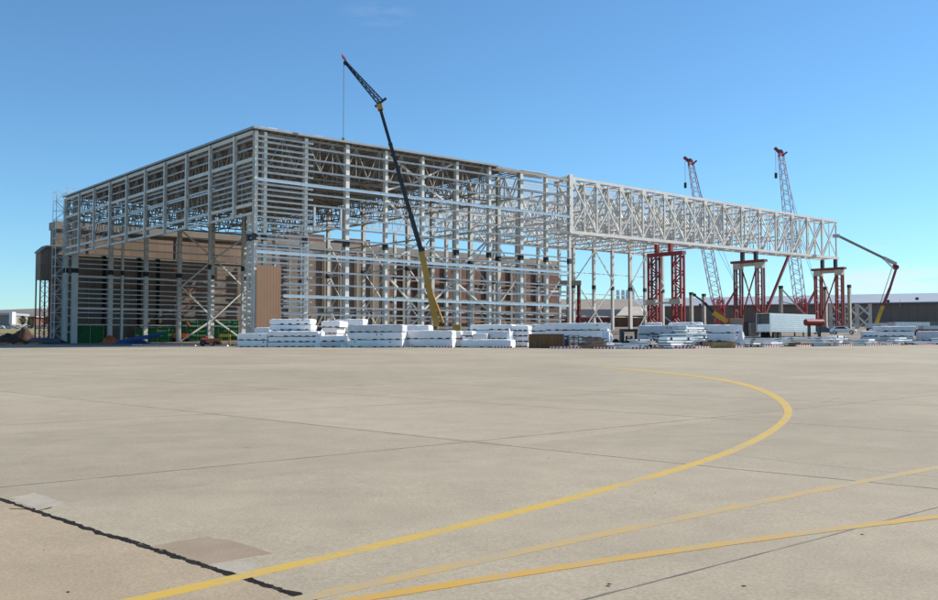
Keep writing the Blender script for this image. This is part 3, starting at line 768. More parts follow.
# left background: hill, buildings, cars, trees
hb = MB(); N = 60
for i in range(N+1):
    x = -1500+1600*i/N; h = zat(313-6*sstep(-520, -380, x)+3*sstep(-1500, -800, x)*0, 900)+noise.noise(Vector((x*.006, 3, 0)))*1.6
    for y, k in ((700, 0), (760, .45), (830, .85), (900, 1), (1000, .95), (1300, .3)): hb.v.append((x, y, 9+(h-9)*k))
for i in range(N):
    for j in range(5): a = i*6+j; hb.f.append((a, a+6, a+7, a+1))
M['hill'] = mat('dry_hill', (.13, .12, .11), .95, 0, 0, .01, col2=(.20, .18, .16))
structure(hb.build('hill', 'hill', smooth=True))
M['drygrass'] = mat('dry_grass', (.20, .17, .06), .95, 0, .35, .3)
mb = MB()
for i in range(13):
    for j in range(3):
        px = -40+i*9; Y = (330, 370, 420)[j]; p = on(px, Y); mb.v.append((p.x, p.y, p.z+.12))
for i in range(12):
    for j in range(2): a = i*3+j; mb.f.append((a, a+3, a+4, a+1))
structure(mb.build('grass_verge', 'drygrass'))
YB = 520
fb = thing('flat_roof_building', on(6, YB), 'distant low building with a white end wall behind parked cars', 'building')
pbox(MB(), -8, YB, 10.5, YB, 5, zat(315.5, YB), 20).build('wall', 'oldband', fb)
pbox(MB(), -8, YB-1, 10.5, YB-1, zat(315.4, YB), zat(313, YB), 22).build('roof', 'roofgrey', fb)
MB().box(at(12.3, 324, YB-2), 1.7, 4, 6.5).build('end_wall', 'white', fb)
fb2 = thing('brown_building', on(25, YB+30), 'distant brown brick building with a pale roof edge in front of the hill', 'building')
pbox(MB(), 15, YB+30, 34, YB+30, 5, zat(317, YB+30), 20).build('wall', 'oldwall_red', fb2)
pbox(MB(), 22, YB+28, 34.5, YB+28, zat(317, YB+28)+.02, zat(316.2, YB+28), 20).build('roof', 'beige', fb2)
tk = thing('water_tank', on(5.5, 640), 'flat dark tank on a low building at the far left skyline', 'tank')
p = at(5.7, 315.5, 640); MB().tube(p-Vector((0, 0, 6)), at(5.7, 313.2, 640), 3.3, n=14).build('drum', 'blue', tk); MB().tube(p-Vector((0, 0, 12)), p-Vector((0, 0, 5.9)), 2.4, n=8).build('base', 'tan', tk)

def tree(px, Y, h, lab):
    p = on(px, Y); r = thing('shrub_tree', p, lab, 'tree', 'dark trees around the distant car park')
    rnd = random.Random(px*31); mb = MB(); mb.tube(p, p+Vector((0, 0, h*.5)), .16, .08, 7)
    for k in range(5):
        a = rnd.uniform(0, 6.28); mb.tube(p+Vector((0, 0, h*.35)), p+Vector((math.cos(a)*h*.28, math.sin(a)*h*.28, h*.7)), .07, .02, 5)
    mb.build('trunk', 'trunk', r); mb = MB()
    for k in range(900):
        a = rnd.uniform(0, 6.28); q = rnd.random()**.5; zz = rnd.random()
        rr = h*.42*q*math.sin(math.pi*(.12+.8*zz))*(.75+.35*math.sin(3*a+px))
        c = p+Vector((math.cos(a)*rr, math.sin(a)*rr, h*(.25+.75*zz))); s = h*.035
        d1 = Vector((rnd.uniform(-1, 1), rnd.uniform(-1, 1), rnd.uniform(-1, 1))).normalized()*s; d2 = d1.orthogonal().normalized()*s
        mb.quad(c-d1, c-d2, c+d1, c+d2)
    mb.build('crown', 'leaf', r)
for px, Y, h, lab in ((22.5, 470, 5.5, 'dark bushy tree right of the white end wall'), (30, 440, 4.5, 'low dark shrub between the parked cars'), (46.5, 480, 5, 'dark shrub seen between the lattice legs'), (53, 470, 5.5, 'dark shrub beside the brown hangar corner')):
    tree(px, Y, h, lab)

# ------------------------------------------------------------------ vehicles
def make_car(name, paint, loc, rz, label, group, pickup=False, van=False):
    r = thing(name, (0, 0, 0), label, 'pickup' if pickup else 'car', group)
    L, Wd = (5.3, 1.9) if pickup else (4.6, 1.8); x0 = -L/2
    if pickup: prof = [(0, .35), (0, .95), (.05, 1.02), (2.0, 1.05), (2.2, 1.7), (2.5, 1.8), (3.4, 1.78), (4.05, 1.12), (5.15, .95), (5.3, .75), (5.3, .35)]
    else: prof = [(0, .35), (0, .85), (.15, 1.0), (.75, 1.32), (1.15, 1.45), (2.5, 1.46), (3.25, 1.0), (4.4, .82), (4.6, .6), (4.6, .35)]
    mb = MB(); mb.prism([(x0+x, -Wd/2, z) for x, z in prof], (0, Wd, 0)); body = mb.build('body', 'car_'+paint, r, bevel=.07)
    for sy in (-1, 1):
        y = sy*(Wd/2+.008)
        wp = [(2.35, 1.08), (2.55, 1.66), (3.35, 1.66), (3.85, 1.1)] if pickup else [(.75, .98), (1.2, 1.36), (2.45, 1.38), (3.0, 1.0)]
        mb = MB(); mb.prism([(x0+x, y-.006, z) for x, z in wp], (0, .012, 0)); mb.build('side_window', 'glass', r)
    wf = ((3.44, 1.75), (4.0, 1.17)) if pickup else ((2.56, 1.43), (3.2, 1.05))
    mb = MB(); (xa, za), (xb, zb2) = wf; mb.quad((x0+xa+.02, -.72, za+.02), (x0+xa+.02, .72, za+.02), (x0+xb+.02, .78, zb2+.02), (x0+xb+.02, -.78, zb2+.02)); mb.build('windscreen', 'glass', r)
    for sx in (.85, L-.9):
        for sy in (-1, 1):
            w = MB().tube((x0+sx, sy*(Wd/2-.2), .34), (x0+sx, sy*(Wd/2+.03), .34), .34, n=16).build('wheel', 'rubber', r)
            MB().tube((x0+sx, sy*(Wd/2+.03), .34), (x0+sx, sy*(Wd/2+.045), .34), .2, n=12).build('rim', 'silver', w)
    for sy in (-1, 1):
        MB().box((x0+L-.02, sy*.62, .62), .08, .3, .16).build('headlight', 'white', r)
    for sy in (-1, 1): MB().box((x0+.01, sy*.68, .78), .06, .22, .16).build('tail_light', 'tag', r)
    r.location = loc; r.rotation_euler = (0, 0, rz); return r
protos = {}
lefts = [(-1, 'white', 'white parked car at the very left edge of the far lot'), (4.2, 'blue', 'dark blue parked car in front of the white end wall'), (12.5, 'silver', 'silver parked car just right of the white end wall'), (19.5, 'white', 'white car parked before the dark bushy tree'), (27, 'white', 'white car parked before the brown brick building'), (33.5, 'black', 'black parked car near the lattice legs'), (39, 'silver', 'silver parked car seen behind the leftmost lattice leg'), (44.5, 'blue', 'dark blue car parked between the lattice legs'), (49.5, 'white', 'white parked car seen right of the lattice legs'), (54.5, 'black', 'black parked car beside the brown hangar corner')]
random.seed(5)
for k, (px, c, lab) in enumerate(lefts):
    p = on(px, 425+random.uniform(-6, 6)); rz = random.choice((0, math.pi))+random.uniform(-.35, .35)
    if c not in protos: protos[c] = make_car('parked_car', c, p, rz, lab, 'cars parked on the distant left lot')
    else: dup(protos[c], p, rz, lab)
make_car('parked_car', 'white', on(843.5, 176), -.45, 'white estate car parked below the rightmost red tower', None)
make_car('parked_car', 'blue', on(824, 181), -.3, 'dark blue car parked left of the white estate car', None)
make_car('pickup_truck', 'white', on(882, 200), math.pi+.3, 'white pickup parked at the foot of the boom lift', None, pickup=True)

# semi trailer with ribbed sides
Yt = 152; fr = on(770, Yt); dirn = UA
def TR(x, y, z): return fr + U*x + V*y + Vector((0, 0, z))
tr = thing('box_trailer', fr, 'silver ribbed semi trailer with open rear end behind the sheet stacks', 'trailer')
zb1, zt1 = 1.15, 1.15+2.75
mb = MB()
def tslab(mb, x0, x1, y0, y1, z0, z1): mb.prism([TR(x0, y0, z0), TR(x1, y0, z0), TR(x1, y1, z0), TR(x0, y1, z0)], (0, 0, z1-z0)); return mb
tslab(mb, 0, 13.6, 0, .06, zb1, zt1); tslab(mb, 0, 13.6, 2.44, 2.5, zb1, zt1); tslab(mb, -.003, 13.6, -.003, 2.503, zt1, zt1+.08); tslab(mb, 13.54, 13.603, .06, 2.44, zb1, zt1); tslab(mb, 0, 13.6, -.003, 2.503, zb1-.15, zb1)
mb.build('box', 'silver', tr); mb = MB()
for k in range(9): tslab(mb, .2, 13.4, -.05, 0, zb1+.25+k*.28, zb1+.36+k*.28)
mb.build('side_ribs', 'alum', tr)
tslab(MB(), .1, .16, .1, 2.4, zb1, zb1+1.1).build('rear_gate', 'alum', tr)
tslab(MB(), .9, 1.0, .07, 2.43, zb1, zt1-.05).build('load', 'oldgrey', tr)
for x in (1.6, 2.9):
    for y in (.05, 2.1):
        MB().tube(TR(x, y, .5), TR(x, y+.35, .5), .5, n=18).build('wheel', 'rubber', tr)
for y in (.4, 2.0): tslab(MB(), 10.5, 10.7, y, y+.15, 0, zb1-.15).build('landing_leg', 'crane_d', tr)
# small container left of the trailer
bx_ = thing('tool_box', on(752, 158), 'olive tan site box standing left of the silver trailer', 'box')
MB().box(on(752.5, 158), 1.5, 1.5, 2.2, .3).build('body', 'tan', bx_); MB().box(on(748, 158.5), .9, 1.2, 2.3, .3).build('dark_door', 'crane_d', bx_)

# red tank with pale rim
Yk = 148; p = on(806, Yk); a = at(805.5, 322.4, Yk); c = at(822.5, 322.6, Yk+1)
tkk = thing('fuel_tank', p, 'dark red cylindrical tank lying in front of the silver trailer', 'tank')
MB().tube(a, c, .52, n=22).build('drum', 'red', tkk); MB().tube(c, c+(c-a).normalized()*.05, .54, n=22).build('pale_end', 'beige', tkk)
for k in (.2, .8):
    q = a.lerp(c, k); g_ = gz(q.x, q.y); MB().box(Vector((q.x, q.y, g_)), .2, .9, q.z-.45-g_).build('cradle', 'crane_d', tkk)

# ================================================================== CRANES
# telescopic crane in front of the facade
Yc = 150; base = on(441, Yc)
tc = thing('telescopic_crane', base, 'tall telescopic crane with ochre base boom and dark upper boom before the facade', 'crane')
def cr(x, y, z): return base+Vector((x, y, z))
MB().box(cr(.5, 0, .9), 7.5, 2.4, .7).build('carrier', 'crane_y', tc, bevel=.05)
for x in (-2.6, -1.2, 1.8, 3.2):
    for y in (-1.1, 1.1): MB().tube(cr(x+.3, y-.2, .55), cr(x+.3, y+.2, .55), .55, n=16).build('wheel', 'rubber', tc)
MB().box(cr(.6, 0, 1.65), 3.6, 2.2, 1.0).build('turntable', 'crane_y', tc, bevel=.08)
MB().box(cr(2.5, 0, 2.0), 1.2, 2.4, 1.3).build('counterweight', 'crane_y', tc, bevel=.08)
cb = MB().box(cr(-1.1, -1.0, 1.7), 1.3, .9, 1.5).build('cab', 'crane_y', tc, bevel=.08); MB().box(cr(-1.15, -1.455, 2.2), 1.0, .03, .8).build('cab_window', 'glass', cb)
for x in (-4, 4.6):
    MB().bar(cr(x, -2.6, .7), cr(x, 2.6, .7), .4).build('outrigger', 'crane_y', tc)
foot = at(436.5, 325, Yc); p1 = at(421.5, 252, Yc+1); p2 = at(380, 108, Yc+2.5); dd = (p2-foot).normalized()
mb = MB(); mb.bar(foot, p1, .82, .95, up=(1, 0, 0)); mb.build('base_boom', 'crane_y', tc)
stg = [(0, 1, .95)]
for i in range(4):
    a = p1.lerp(p2, i/4); c = p1.lerp(p2, (i+1)/4+.0); w = .68-.075*i
    MB().bar(a, c, w, w*1.1, up=(1, 0, 0)).build('boom_section', 'crane_d', tc)
    MB().bar(c-dd*.35, c, w+.08, w*1.1+.08, up=(1, 0, 0)).build('boom_collar', 'crane_d', tc)
MB().bar(at(443, 323, Yc), at(430, 288, Yc+.5), .38).build('lift_ram', 'crane_y', tc)
tip = at(345.5, 62.5, Yc+14); up_ = Vector((1, 0, .6)).normalized()
MB().bar(p2-dd*.3, p2+dd*.5, 1.3, .9, up=(1, 0, 0)).build('boom_head', 'crane_y', tc)
MB().bar(p2+Vector((-.8, 0, .2)), p2+Vector((1, 0, 1.6)), .35).build('jib_bracket', 'crane_d', tc)
mb = MB(); A0 = p2+Vector((-.4, 0, .7)); B0 = p2+Vector((.4, 0, 1.3)); C0_ = p2+Vector((.1, .9, 1))
ends = [tip+Vector((-.12, 0, -.1)), tip+Vector((.14, 0, .12)), tip+Vector((0, .2, 0))]
for s_, e_ in zip((A0, B0, C0_), ends): mb.bar(s_, e_, .17)
n = 9
for i in range(n):
    q = [s_.lerp(e_, i/n) for s_, e_ in zip((A0, B0, C0_), ends)]; q2 = [s_.lerp(e_, (i+1)/n) for s_, e_ in zip((A0, B0, C0_), ends)]
    mb.bar(q[0], q2[1], .1); mb.bar(q[1], q2[2], .1); mb.bar(q[2], q2[0], .1); mb.bar(q[0], q[1], .1)
mb.build('lattice_jib', 'crane_d', tc)
MB().tube(tip+Vector((0, -.2, -.1)), tip+Vector((0, .2, -.1)), .38, n=14).build('sheave', 'crane_d', tc)
mb = MB(); mb.prism([tip+Vector((-.2, 0, .3)), tip+Vector((.2, 0, .4)), tip+Vector((-.15, 0, .95)), tip+Vector((-.75, 0, 1.6)), tip+Vector((-.6, 0, .8))], (0, .06, 0)); mb.build('flag', 'orange', tc)
MB().tube(tip+Vector((-.3, 0, -.2)), Vector((tip.x-.3, tip.y, ZR+1.6)), .045, n=6).build('hoist_rope', 'cable', tc)
MB().box(Vector((tip.x-.3, tip.y, ZR+.7)), .5, .4, .9).build('hook_block', 'crane_y', tc)

def lattice_boom(P, Q, w0, w1, n, name, m, par, th=.16):
    mb = MB(); d = (Q-P).normalized(); a = Vector((0, 1, 0)); b = d.cross(a).normalized(); a = b.cross(d).normalized()
    cs = ((-1, -1), (1, -1), (1, 1), (-1, 1))
    def pt_(k, c): 
        w = w0+(w1-w0)*k; return P.lerp(Q, k)+a*(c[0]*w/2)+b*(c[1]*w/2)
    for c in cs: mb.bar(pt_(0, c), pt_(1, c), th)
    for i in range(n):
        for j in range(4):
            c, e = cs[j], cs[(j+1) % 4]; k0, k1 = i/n, (i+1)/n
            if (i+j) % 2: c, e = e, c
            mb.bar(pt_(k0, c), pt_(k1, e), th*.6)
    return mb.build(name, m, par)
# two lattice cranes behind the truss
def lattice_crane(pfoot, phead, Y0, pts, lab):
    b0 = on(pfoot[0]+2, Y0); r = thing('lattice_crane', b0, lab, 'crane', 'red crawler cranes behind the truss')
    Fp = at(pfoot[0], pfoot[1], Y0); H = at(phead[0], phead[1], Y0-6)
    k1, k2, k3 = .12, .965, .94
    lattice_boom(Fp, Fp.lerp(H, k1), 1.0, 2.7, 5, 'boom_foot', 'lattice_red', r, .24)
    lattice_boom(Fp.lerp(H, k1), Fp.lerp(H, k2*.62), 2.7, 2.7, 16, 'boom_lattice', 'lattice', r, .19)
    lattice_boom(Fp.lerp(H, k2*.62), Fp.lerp(H, k2), 2.7, 1.3, 12, 'boom_lattice', 'lattice', r, .19)
    lattice_boom(Fp.lerp(H, k2), H, 1.3, .9, 2, 'boom_top', 'lattice_red', r, .24)
    d = (H-Fp).normalized(); side = Vector((d.z, 0, -d.x)).normalized()
    mb = MB(); mb.bar(H-side*.3-d*.5, H+d*1.2-side*1.6, .8, .7); mb.bar(H+side*.3, H-side*.9+d*.2, 1.1, .6); mb.bar(H-d*1.5+side*.2, H+side*1.9-d*.6, .5, .5)
    mb.build('boom_head', 'darkred', r)
    hk = H-side*1.5; MB().tube(hk, hk-Vector((0, 0, 6.5)), .05, n=5).build('hoist_rope', 'cable', r)
    MB().box(hk-Vector((0, 0, 8)), .7, .5, 1.6).build('hook_block', 'crane_d', r)
    # pendant back to the mast
    mast = at(pfoot[0]-3 if pts else pfoot[0]+3, 300, Y0+6)
    return r, Fp, H, b0
for pf_, ph, Y0, sgn, lab in (((720, 316), (690, 160), 285, 1, 'lattice crawler crane rising behind the truss between first and second tower'), ((802, 316), (780.5, 151), 290, -1, 'taller lattice crawler crane rising behind the truss near its free end')):
    r, Fp, H, b0 = lattice_crane(pf_, ph, Y0, sgn > 0, lab)
    MB().box(b0+Vector((1.5, 0, 1.3)), 7, 3.4, 2.2).build('cab_body', 'lattice_red', r, bevel=.1)
    for y in (-2.4, 2.4): MB().box(b0+Vector((1, y, 0)), 7.5, 1.0, 1.2).build('crawler_track', 'rubber', r, bevel=.2)
    ms = b0+Vector((2.5, 0, 3.5)); mt = Fp+Vector((5.2 if sgn > 0 else 4.5, 0, 8.5))
    mb = MB(); 
    for y in (-1, 1): mb.bar(Fp+Vector((0, y, 0)), mt+Vector((0, y*.5, 0)), .3); mb.bar(ms+Vector((1.5, y, 0)), mt+Vector((0, y*.5, 0)), .25)
    mb.build('gantry', 'lattice_red', r)
    for q in (.55, .78):
        MB().tube(mt, Fp.lerp(H, q)+Vector((1.4, 0, 0)), .05, n=5).build('pendant_line', 'cable', r)
    lattice_boom(Vector((Fp.x-.2, Fp.y-1.5, gz(Fp.x, Fp.y))), Vector((Fp.x-.2, Fp.y-1.5, zat(299, Y0))), 2.0, 1.6, 5, 'red_mast', 'lattice_red', r, .22)
    MB().bar(Fp+Vector((-.5, -1, 3.0)), Vector((Fp.x-7.5, Fp.y-1, zat(301, Y0))), .25).build('tag_boom', 'beige', r) if sgn < 0 else None

# articulated boom lift touching the end of the truss
Yl = 258; b0 = on(877, Yl)
bl = thing('boom_lift', b0, 'yellow and red articulated boom lift reaching left to the free end of the truss', 'boom lift')
e1 = at(876.5, 323, Yl); m1 = at(882.8, 306, Yl); m2 = at(890, 288, Yl); e2 = at(896.5, 267.5, Yl); e3 = at(896, 264, Yl); e4 = at(839.5, 236.5, Yl)
MB().bar(e1, m1, .75).build('lower_boom', 'yellow', bl); MB().bar(m1, m2, .6).build('mid_boom', 'red', bl); MB().bar(m2, e2, .5).build('upper_boom', 'red', bl)
MB().bar(e3, e3.lerp(e4, .22), .8).build('knuckle_arm', 'beige', bl); MB().bar(e3.lerp(e4, .2), e4, .55).build('fly_boom', 'oldband', bl)
MB().tube(e2-Vector((.2, .5, 0)), e2+Vector((-.2, .5, .4)), .7, n=12).build('knuckle', 'darkred', bl)
MB().bar(e2+Vector((-.4, 0, -.6)), e3.lerp(e4, .2)+Vector((0, 0, -.4)), .35).build('lift_ram', 'alum', bl)
MB().bar(m1+Vector((-.9, 0, 0)), at(892, 268, Yl), .12).build('hose', 'cable', bl)
MB().box(b0+Vector((0, 0, .9)), 5.5, 2.3, 1.3).build('chassis', 'wrap_dull', bl, bevel=.1)
for x in (-1.8, 1.8):
    for y in (-1.1, 1.1): MB().tube(b0+Vector((x, y-.2, .55)), b0+Vector((x, y+.2, .55)), .55, n=14).build('wheel', 'rubber', bl)
MB().box(e4+Vector((-.9, 0, -.3)), 1.6, 1, .9).build('basket', 'beige', bl)

# small yellow mobile crane pointing left
Yy = 205; b0 = on(729, Yy)
yc = thing('mobile_crane', b0, 'yellow mobile crane with dark jib lowered to the left of the middle tower', 'crane')
MB().bar(at(727, 321.5, Yy), at(713, 312.5, Yy), .8, .9).build('base_boom', 'yellow', yc)
MB().bar(at(713.2, 312.6, Yy), at(704.5, 303, Yy), .55).build('boom_section', 'crane_d', yc)
MB().bar(at(704.7, 303, Yy), at(694.5, 295.2, Yy), .3).build('jib', 'crane_d', yc)
MB().tube(at(694.5, 295, Yy-.2), at(694.5, 295, Yy+.2), .38, n=12).build('sheave', 'crane_d', yc)
MB().box(b0+Vector((0, 0, 1)), 6.5, 2.4, 1.1).build('carrier', 'tan', yc, bevel=.1)
MB().box(b0+Vector((1.6, 0, 2.1)), 2.2, 2.2, 1.3).build('cab', 'tan', yc, bevel=.1)
for x in (-2, 2):
    for y in (-1.1, 1.1): MB().tube(b0+Vector((x, y-.2, .6)), b0+Vector((x, y+.2, .6)), .6, n=14).build('wheel', 'rubber', yc)

# orange boom lift inside the hangar by the old wall
Yo = 242; b0 = on(180, Yo)
ol = thing('boom_lift', b0, 'orange boom lift standing by the back wall inside the hangar', 'boom lift')
for k, (a, c) in enumerate((((176.5, 328), (176.5, 300)), ((176.3, 300), (178, 273)), ((184, 284), (193, 299)), ((193, 299), (178, 318)), ((184.5, 318), (189.5, 326)))):
    MB().bar(at(*a, Yo-k*.4), at(*c, Yo-k*.4), .32).build('boom_section', 'orange', ol)
MB().box(b0+Vector((0, 0, .8)), 4, 2.2, 1.3).build('chassis', 'orange', ol, bevel=.1)
for x in (-1.3, 1.3):
    for y in (-1, 1): MB().tube(b0+Vector((x, y-.2, .5)), b0+Vector((x, y+.2, .5)), .5, n=14).build('wheel', 'rubber', ol)
MB().box(at(178, 272, Yo), 1.8, .9, 1.0).build('basket', 'orange', ol)

# ================================================================== SITE THINGS ON THE LEFT
def fence(pa, ya, pb, yb, h, lab, m='greenfence'):
    a, c = B(pa, 96, 0), B(pb, 96, 0); a.z, c.z = gz(a.x, a.y), gz(c.x, c.y); f = thing('screen_fence', a, lab, 'fence'); n = max(2, int((c-a).length/1.4)); mb = MB()
    d = (c-a)/n; nn = Vector((-d.y, d.x, 0)).normalized()
    P = [a+d*i+nn*(.06*math.sin(i*1.7)) for i in range(n+1)]
    for i in range(n):
        mb.prism([P[i], P[i+1], P[i+1]+Vector((0, 0, h)), P[i]+Vector((0, 0, h))], nn*.03)
    mb.build('screen', m, f); mb = MB()
    for i in range(0, n+1, 2):
        MB().tube(P[i]-nn*.1, P[i]-nn*.1+Vector((0, 0, h+.15)), .04, n=6).build('fence_post', 'galv', f)
    MB().tube(P[0]+Vector((0, 0, h+.08))-nn*.1, P[-1]+Vector((0, 0, h+.08))-nn*.1, .035, n=6).build('top_rail', 'galv', f)
fence(.2, 0, 9.8, 0, 4.0, 'green screened fence at the foot of the leftmost bay')
fence(17.5, 0, 27.3, 0, 3.6, 'green screened fence behind the blue tarpaulin')
fence(27.8, 0, 45, 0, 5.2, 'tall green screened fence in the braced bays left of the corner')
# blue tarpaulin pile
def heap(name, px0, px1, Y, h, dep, m, lab, cat, seed, n=26, sharp=1.0):
    a, c = on(px0, Y), on(px1, Y); L = (c-a).length; rnd = random.Random(seed); mb = MB(); R_ = 8
    for i in range(n+1):
        for j in range(R_+1):
            x = i/n; y = j/R_; e = math.sin(math.pi*x)**.5*math.sin(math.pi*y)
            z = h*e*(.55+.7*abs(noise.noise(Vector((x*L*.35*sharp+seed, y*dep*.35, seed)))))
            q = a.lerp(c, x); q = Vector((q.x, q.y+(y-.5)*dep, 0)); mb.v.append((q.x, q.y, gz(q.x, q.y)-.05+z+rnd.uniform(-.06, .06)*h*(e > .05)))
    for i in range(n):
        for j in range(R_): k = i*(R_+1)+j; mb.f.append((k, k+R_+1, k+R_+2, k+1))
    o = mb.build(name, m); return tag(o, lab, cat)
heap('tarpaulin', 116, 150, 200, 1.6, 4, 'blue', 'crumpled blue tarpaulin spread before the green fence', 'tarpaulin', 3)
tb = thing('pipe_bundle', on(150, 198), 'blue wrapped pipe bundle lying before the second green fence', 'pipes')
for k in range(5):
    a = on(120+k*2, 196+k*.5)+Vector((0, 0, .5+.15*k)); c = on(158+k*2, 199)+Vector((0, 0, 1.5+.2*k)); MB().tube(a, c, .16, n=8).build('pipe', 'blue', tb)
heap('rubble_heap', 104, 116, 214, 2.6, 5, 'orangesoil', 'orange rubble heap between the green fences', 'rubble', 8)
heap('soil_mound', -14, 22, 196, 2.7, 14, 'mound', 'brown soil mound at the left edge beyond the apron', 'mound', 12)
heap('soil_mound', 38, 66, 214, 1.6, 9, 'mound', 'low dark soil mound under the lattice legs', 'mound', 14)
heap('rubble_heap', 10, 36, 250, 4.2, 6, 'mound', 'dark heap of debris behind the soil mound', 'rubble', 17)
heap('debris_pile', 52, 66, 240, 3.4, 5, 'oldgrey', 'grey debris pile against the brown hangar foot', 'rubble', 19)
for k, (pa, pb, Yz) in enumerate(((-6, 13, 190), (14, 25, 188), (26, 44, 186))):
    heap('barrier_netting', pa, pb, Yz, .75, .8, 'orangesoil', ['orange safety netting at the far left edge', 'second stretch of orange safety netting, beside the mound', 'stretch of orange safety netting nearest the hangar'][k], 'netting', 30+k, 16, 3)
# long dark pipes on the left ground
dp = thing('pipe_stack', on(40, 205), 'dark pipes lying in the shade left of the hangar', 'pipes')
for k in range(4): MB().tube(on(22+k*3, 206+k)+Vector((0, 0, .3+.25*k)), on(60, 210+k)+Vector((0, 0, .3+.2*k)), .25, n=8).build('pipe', 'sheet_dk', dp)
# red machine with yellow canopy
b0 = on(214, 152)
rm = thing('site_machine', b0, 'small red site machine with a yellow canopy at the hangar side opening', 'machine')
MB().box(b0+Vector((-.6, 0, .45)), 2.6, 1.4, .8, .2).build('body', 'orange', rm, bevel=.12)
MB().box(b0+Vector((-1.6, 0, .5)), .9, 1.2, 1.1, .2).build('engine_cover', 'red', rm, bevel=.1)
for x, r in ((-1.5, .5), (.5, .42)):
    for y in (-.8, .8): w = MB().tube(b0+Vector((x, y-.15, r)), b0+Vector((x, y+.15, r)), r, n=16).build('wheel', 'rubber', rm); MB().tube(b0+Vector((x, y-.17, r)), b0+Vector((x, y+.17, r)), r*.45, n=10).build('rim', 'red', w)
MB().box(b0+Vector((1.7, .3, 1.45)), 1.6, 1.3, .5, .1).build('canopy', 'yellow', rm, bevel=.05)
for x in (1.0, 2.4):
    for y in (-.2, .8): MB().bar(b0+Vector((x, y, 0)), b0+Vector((x, y, 1.45)), .09).build('canopy_post', 'yellow', rm)

# ================================================================== LOW RED AND WHITE BARRICADES ON THE APRON EDGE
def make_barricade():
    r = thing('barricade', (0, 0, 0), '', 'barricade', 'low striped barricades along the apron edge')
    L = 2.4; h = .24; mb = MB(); mb.prism([(-L/2, -.22, 0), (-L/2, .22, 0), (-L/2, .15, h), (-L/2, -.15, h)], (L, 0, 0)); mb.build('beam', 'white', r)
    mb = MB()
    for k in range(6):
        x = -L/2+.12+k*.4
        for sy in (-1, 1):
            y0 = sy*.224; y1 = sy*.154
            mb.quad((x, y0, 0.01), (x+.2, y0, 0.01), (x+.28, y1, h), (x+.08, y1, h))
        mb.quad((x+.08, -.15, h+.003), (x+.28, -.15, h+.003), (x+.28, .15, h+.003), (x+.08, .15, h+.003))
    mb.build('stripes', M['tagbright'], r)
    for x in (-.9, .9): 
        f = MB().tube((x, 0, h), (x, 0, h+.03), .07, n=10).build('lamp', 'orange', r)
    return r
M['tagbright'] = mat('red_stripe', (.55, .035, .03), .5)
bar0 = make_barricade()
bpx = [138, 151, 164, 177, 190, 204, 222, 242, 256, 281, 296, 313, 372, 384, 405, 444, 503, 560, 571, 604, 641, 684, 701, 735, 771, 803, 845, 874, 893, 925]
seq = []
for k, px in enumerate(bpx):
    r = (px-469)/F; Y = lerp_tab(EDGE, r)-1.2
    near = 'leftmost of the row' if k == 0 else ('rightmost of the row' if k == len(bpx)-1 else None)
    ref = ('before the hangar side opening' if px < 235 else 'before the bundles left of the crane' if px < 435 else 'between crane foot and timber crate' if px < 530 else 'before the timber crate and pallets' if px < 600 else 'before the steel stacks left of the trailer' if px < 750 else 'before the right hand steel stacks')
    grp = seq.count(ref)+1; seq.append(ref)
    seq_n = ['first', 'second', 'third', 'fourth', 'fifth', 'sixth', 'seventh', 'eighth', 'ninth', 'tenth', 'eleventh', 'twelfth']
    lab = 'striped barricade '+ref+', '+seq_n[grp-1]+' from left'
    x = r*Y; p = Vector((x, Y, plane(x, Y)+TH)); rz = {True: -.5, False: -.15}[px < 230]+random.uniform(-.12, .12)
    if px > 690: rz = .35+random.uniform(-.1, .1)
    if k == 0: bar0.location = p; bar0.rotation_euler = (0, 0, rz); bar0['label'] = lab
    else: dup(bar0, p, rz, lab)

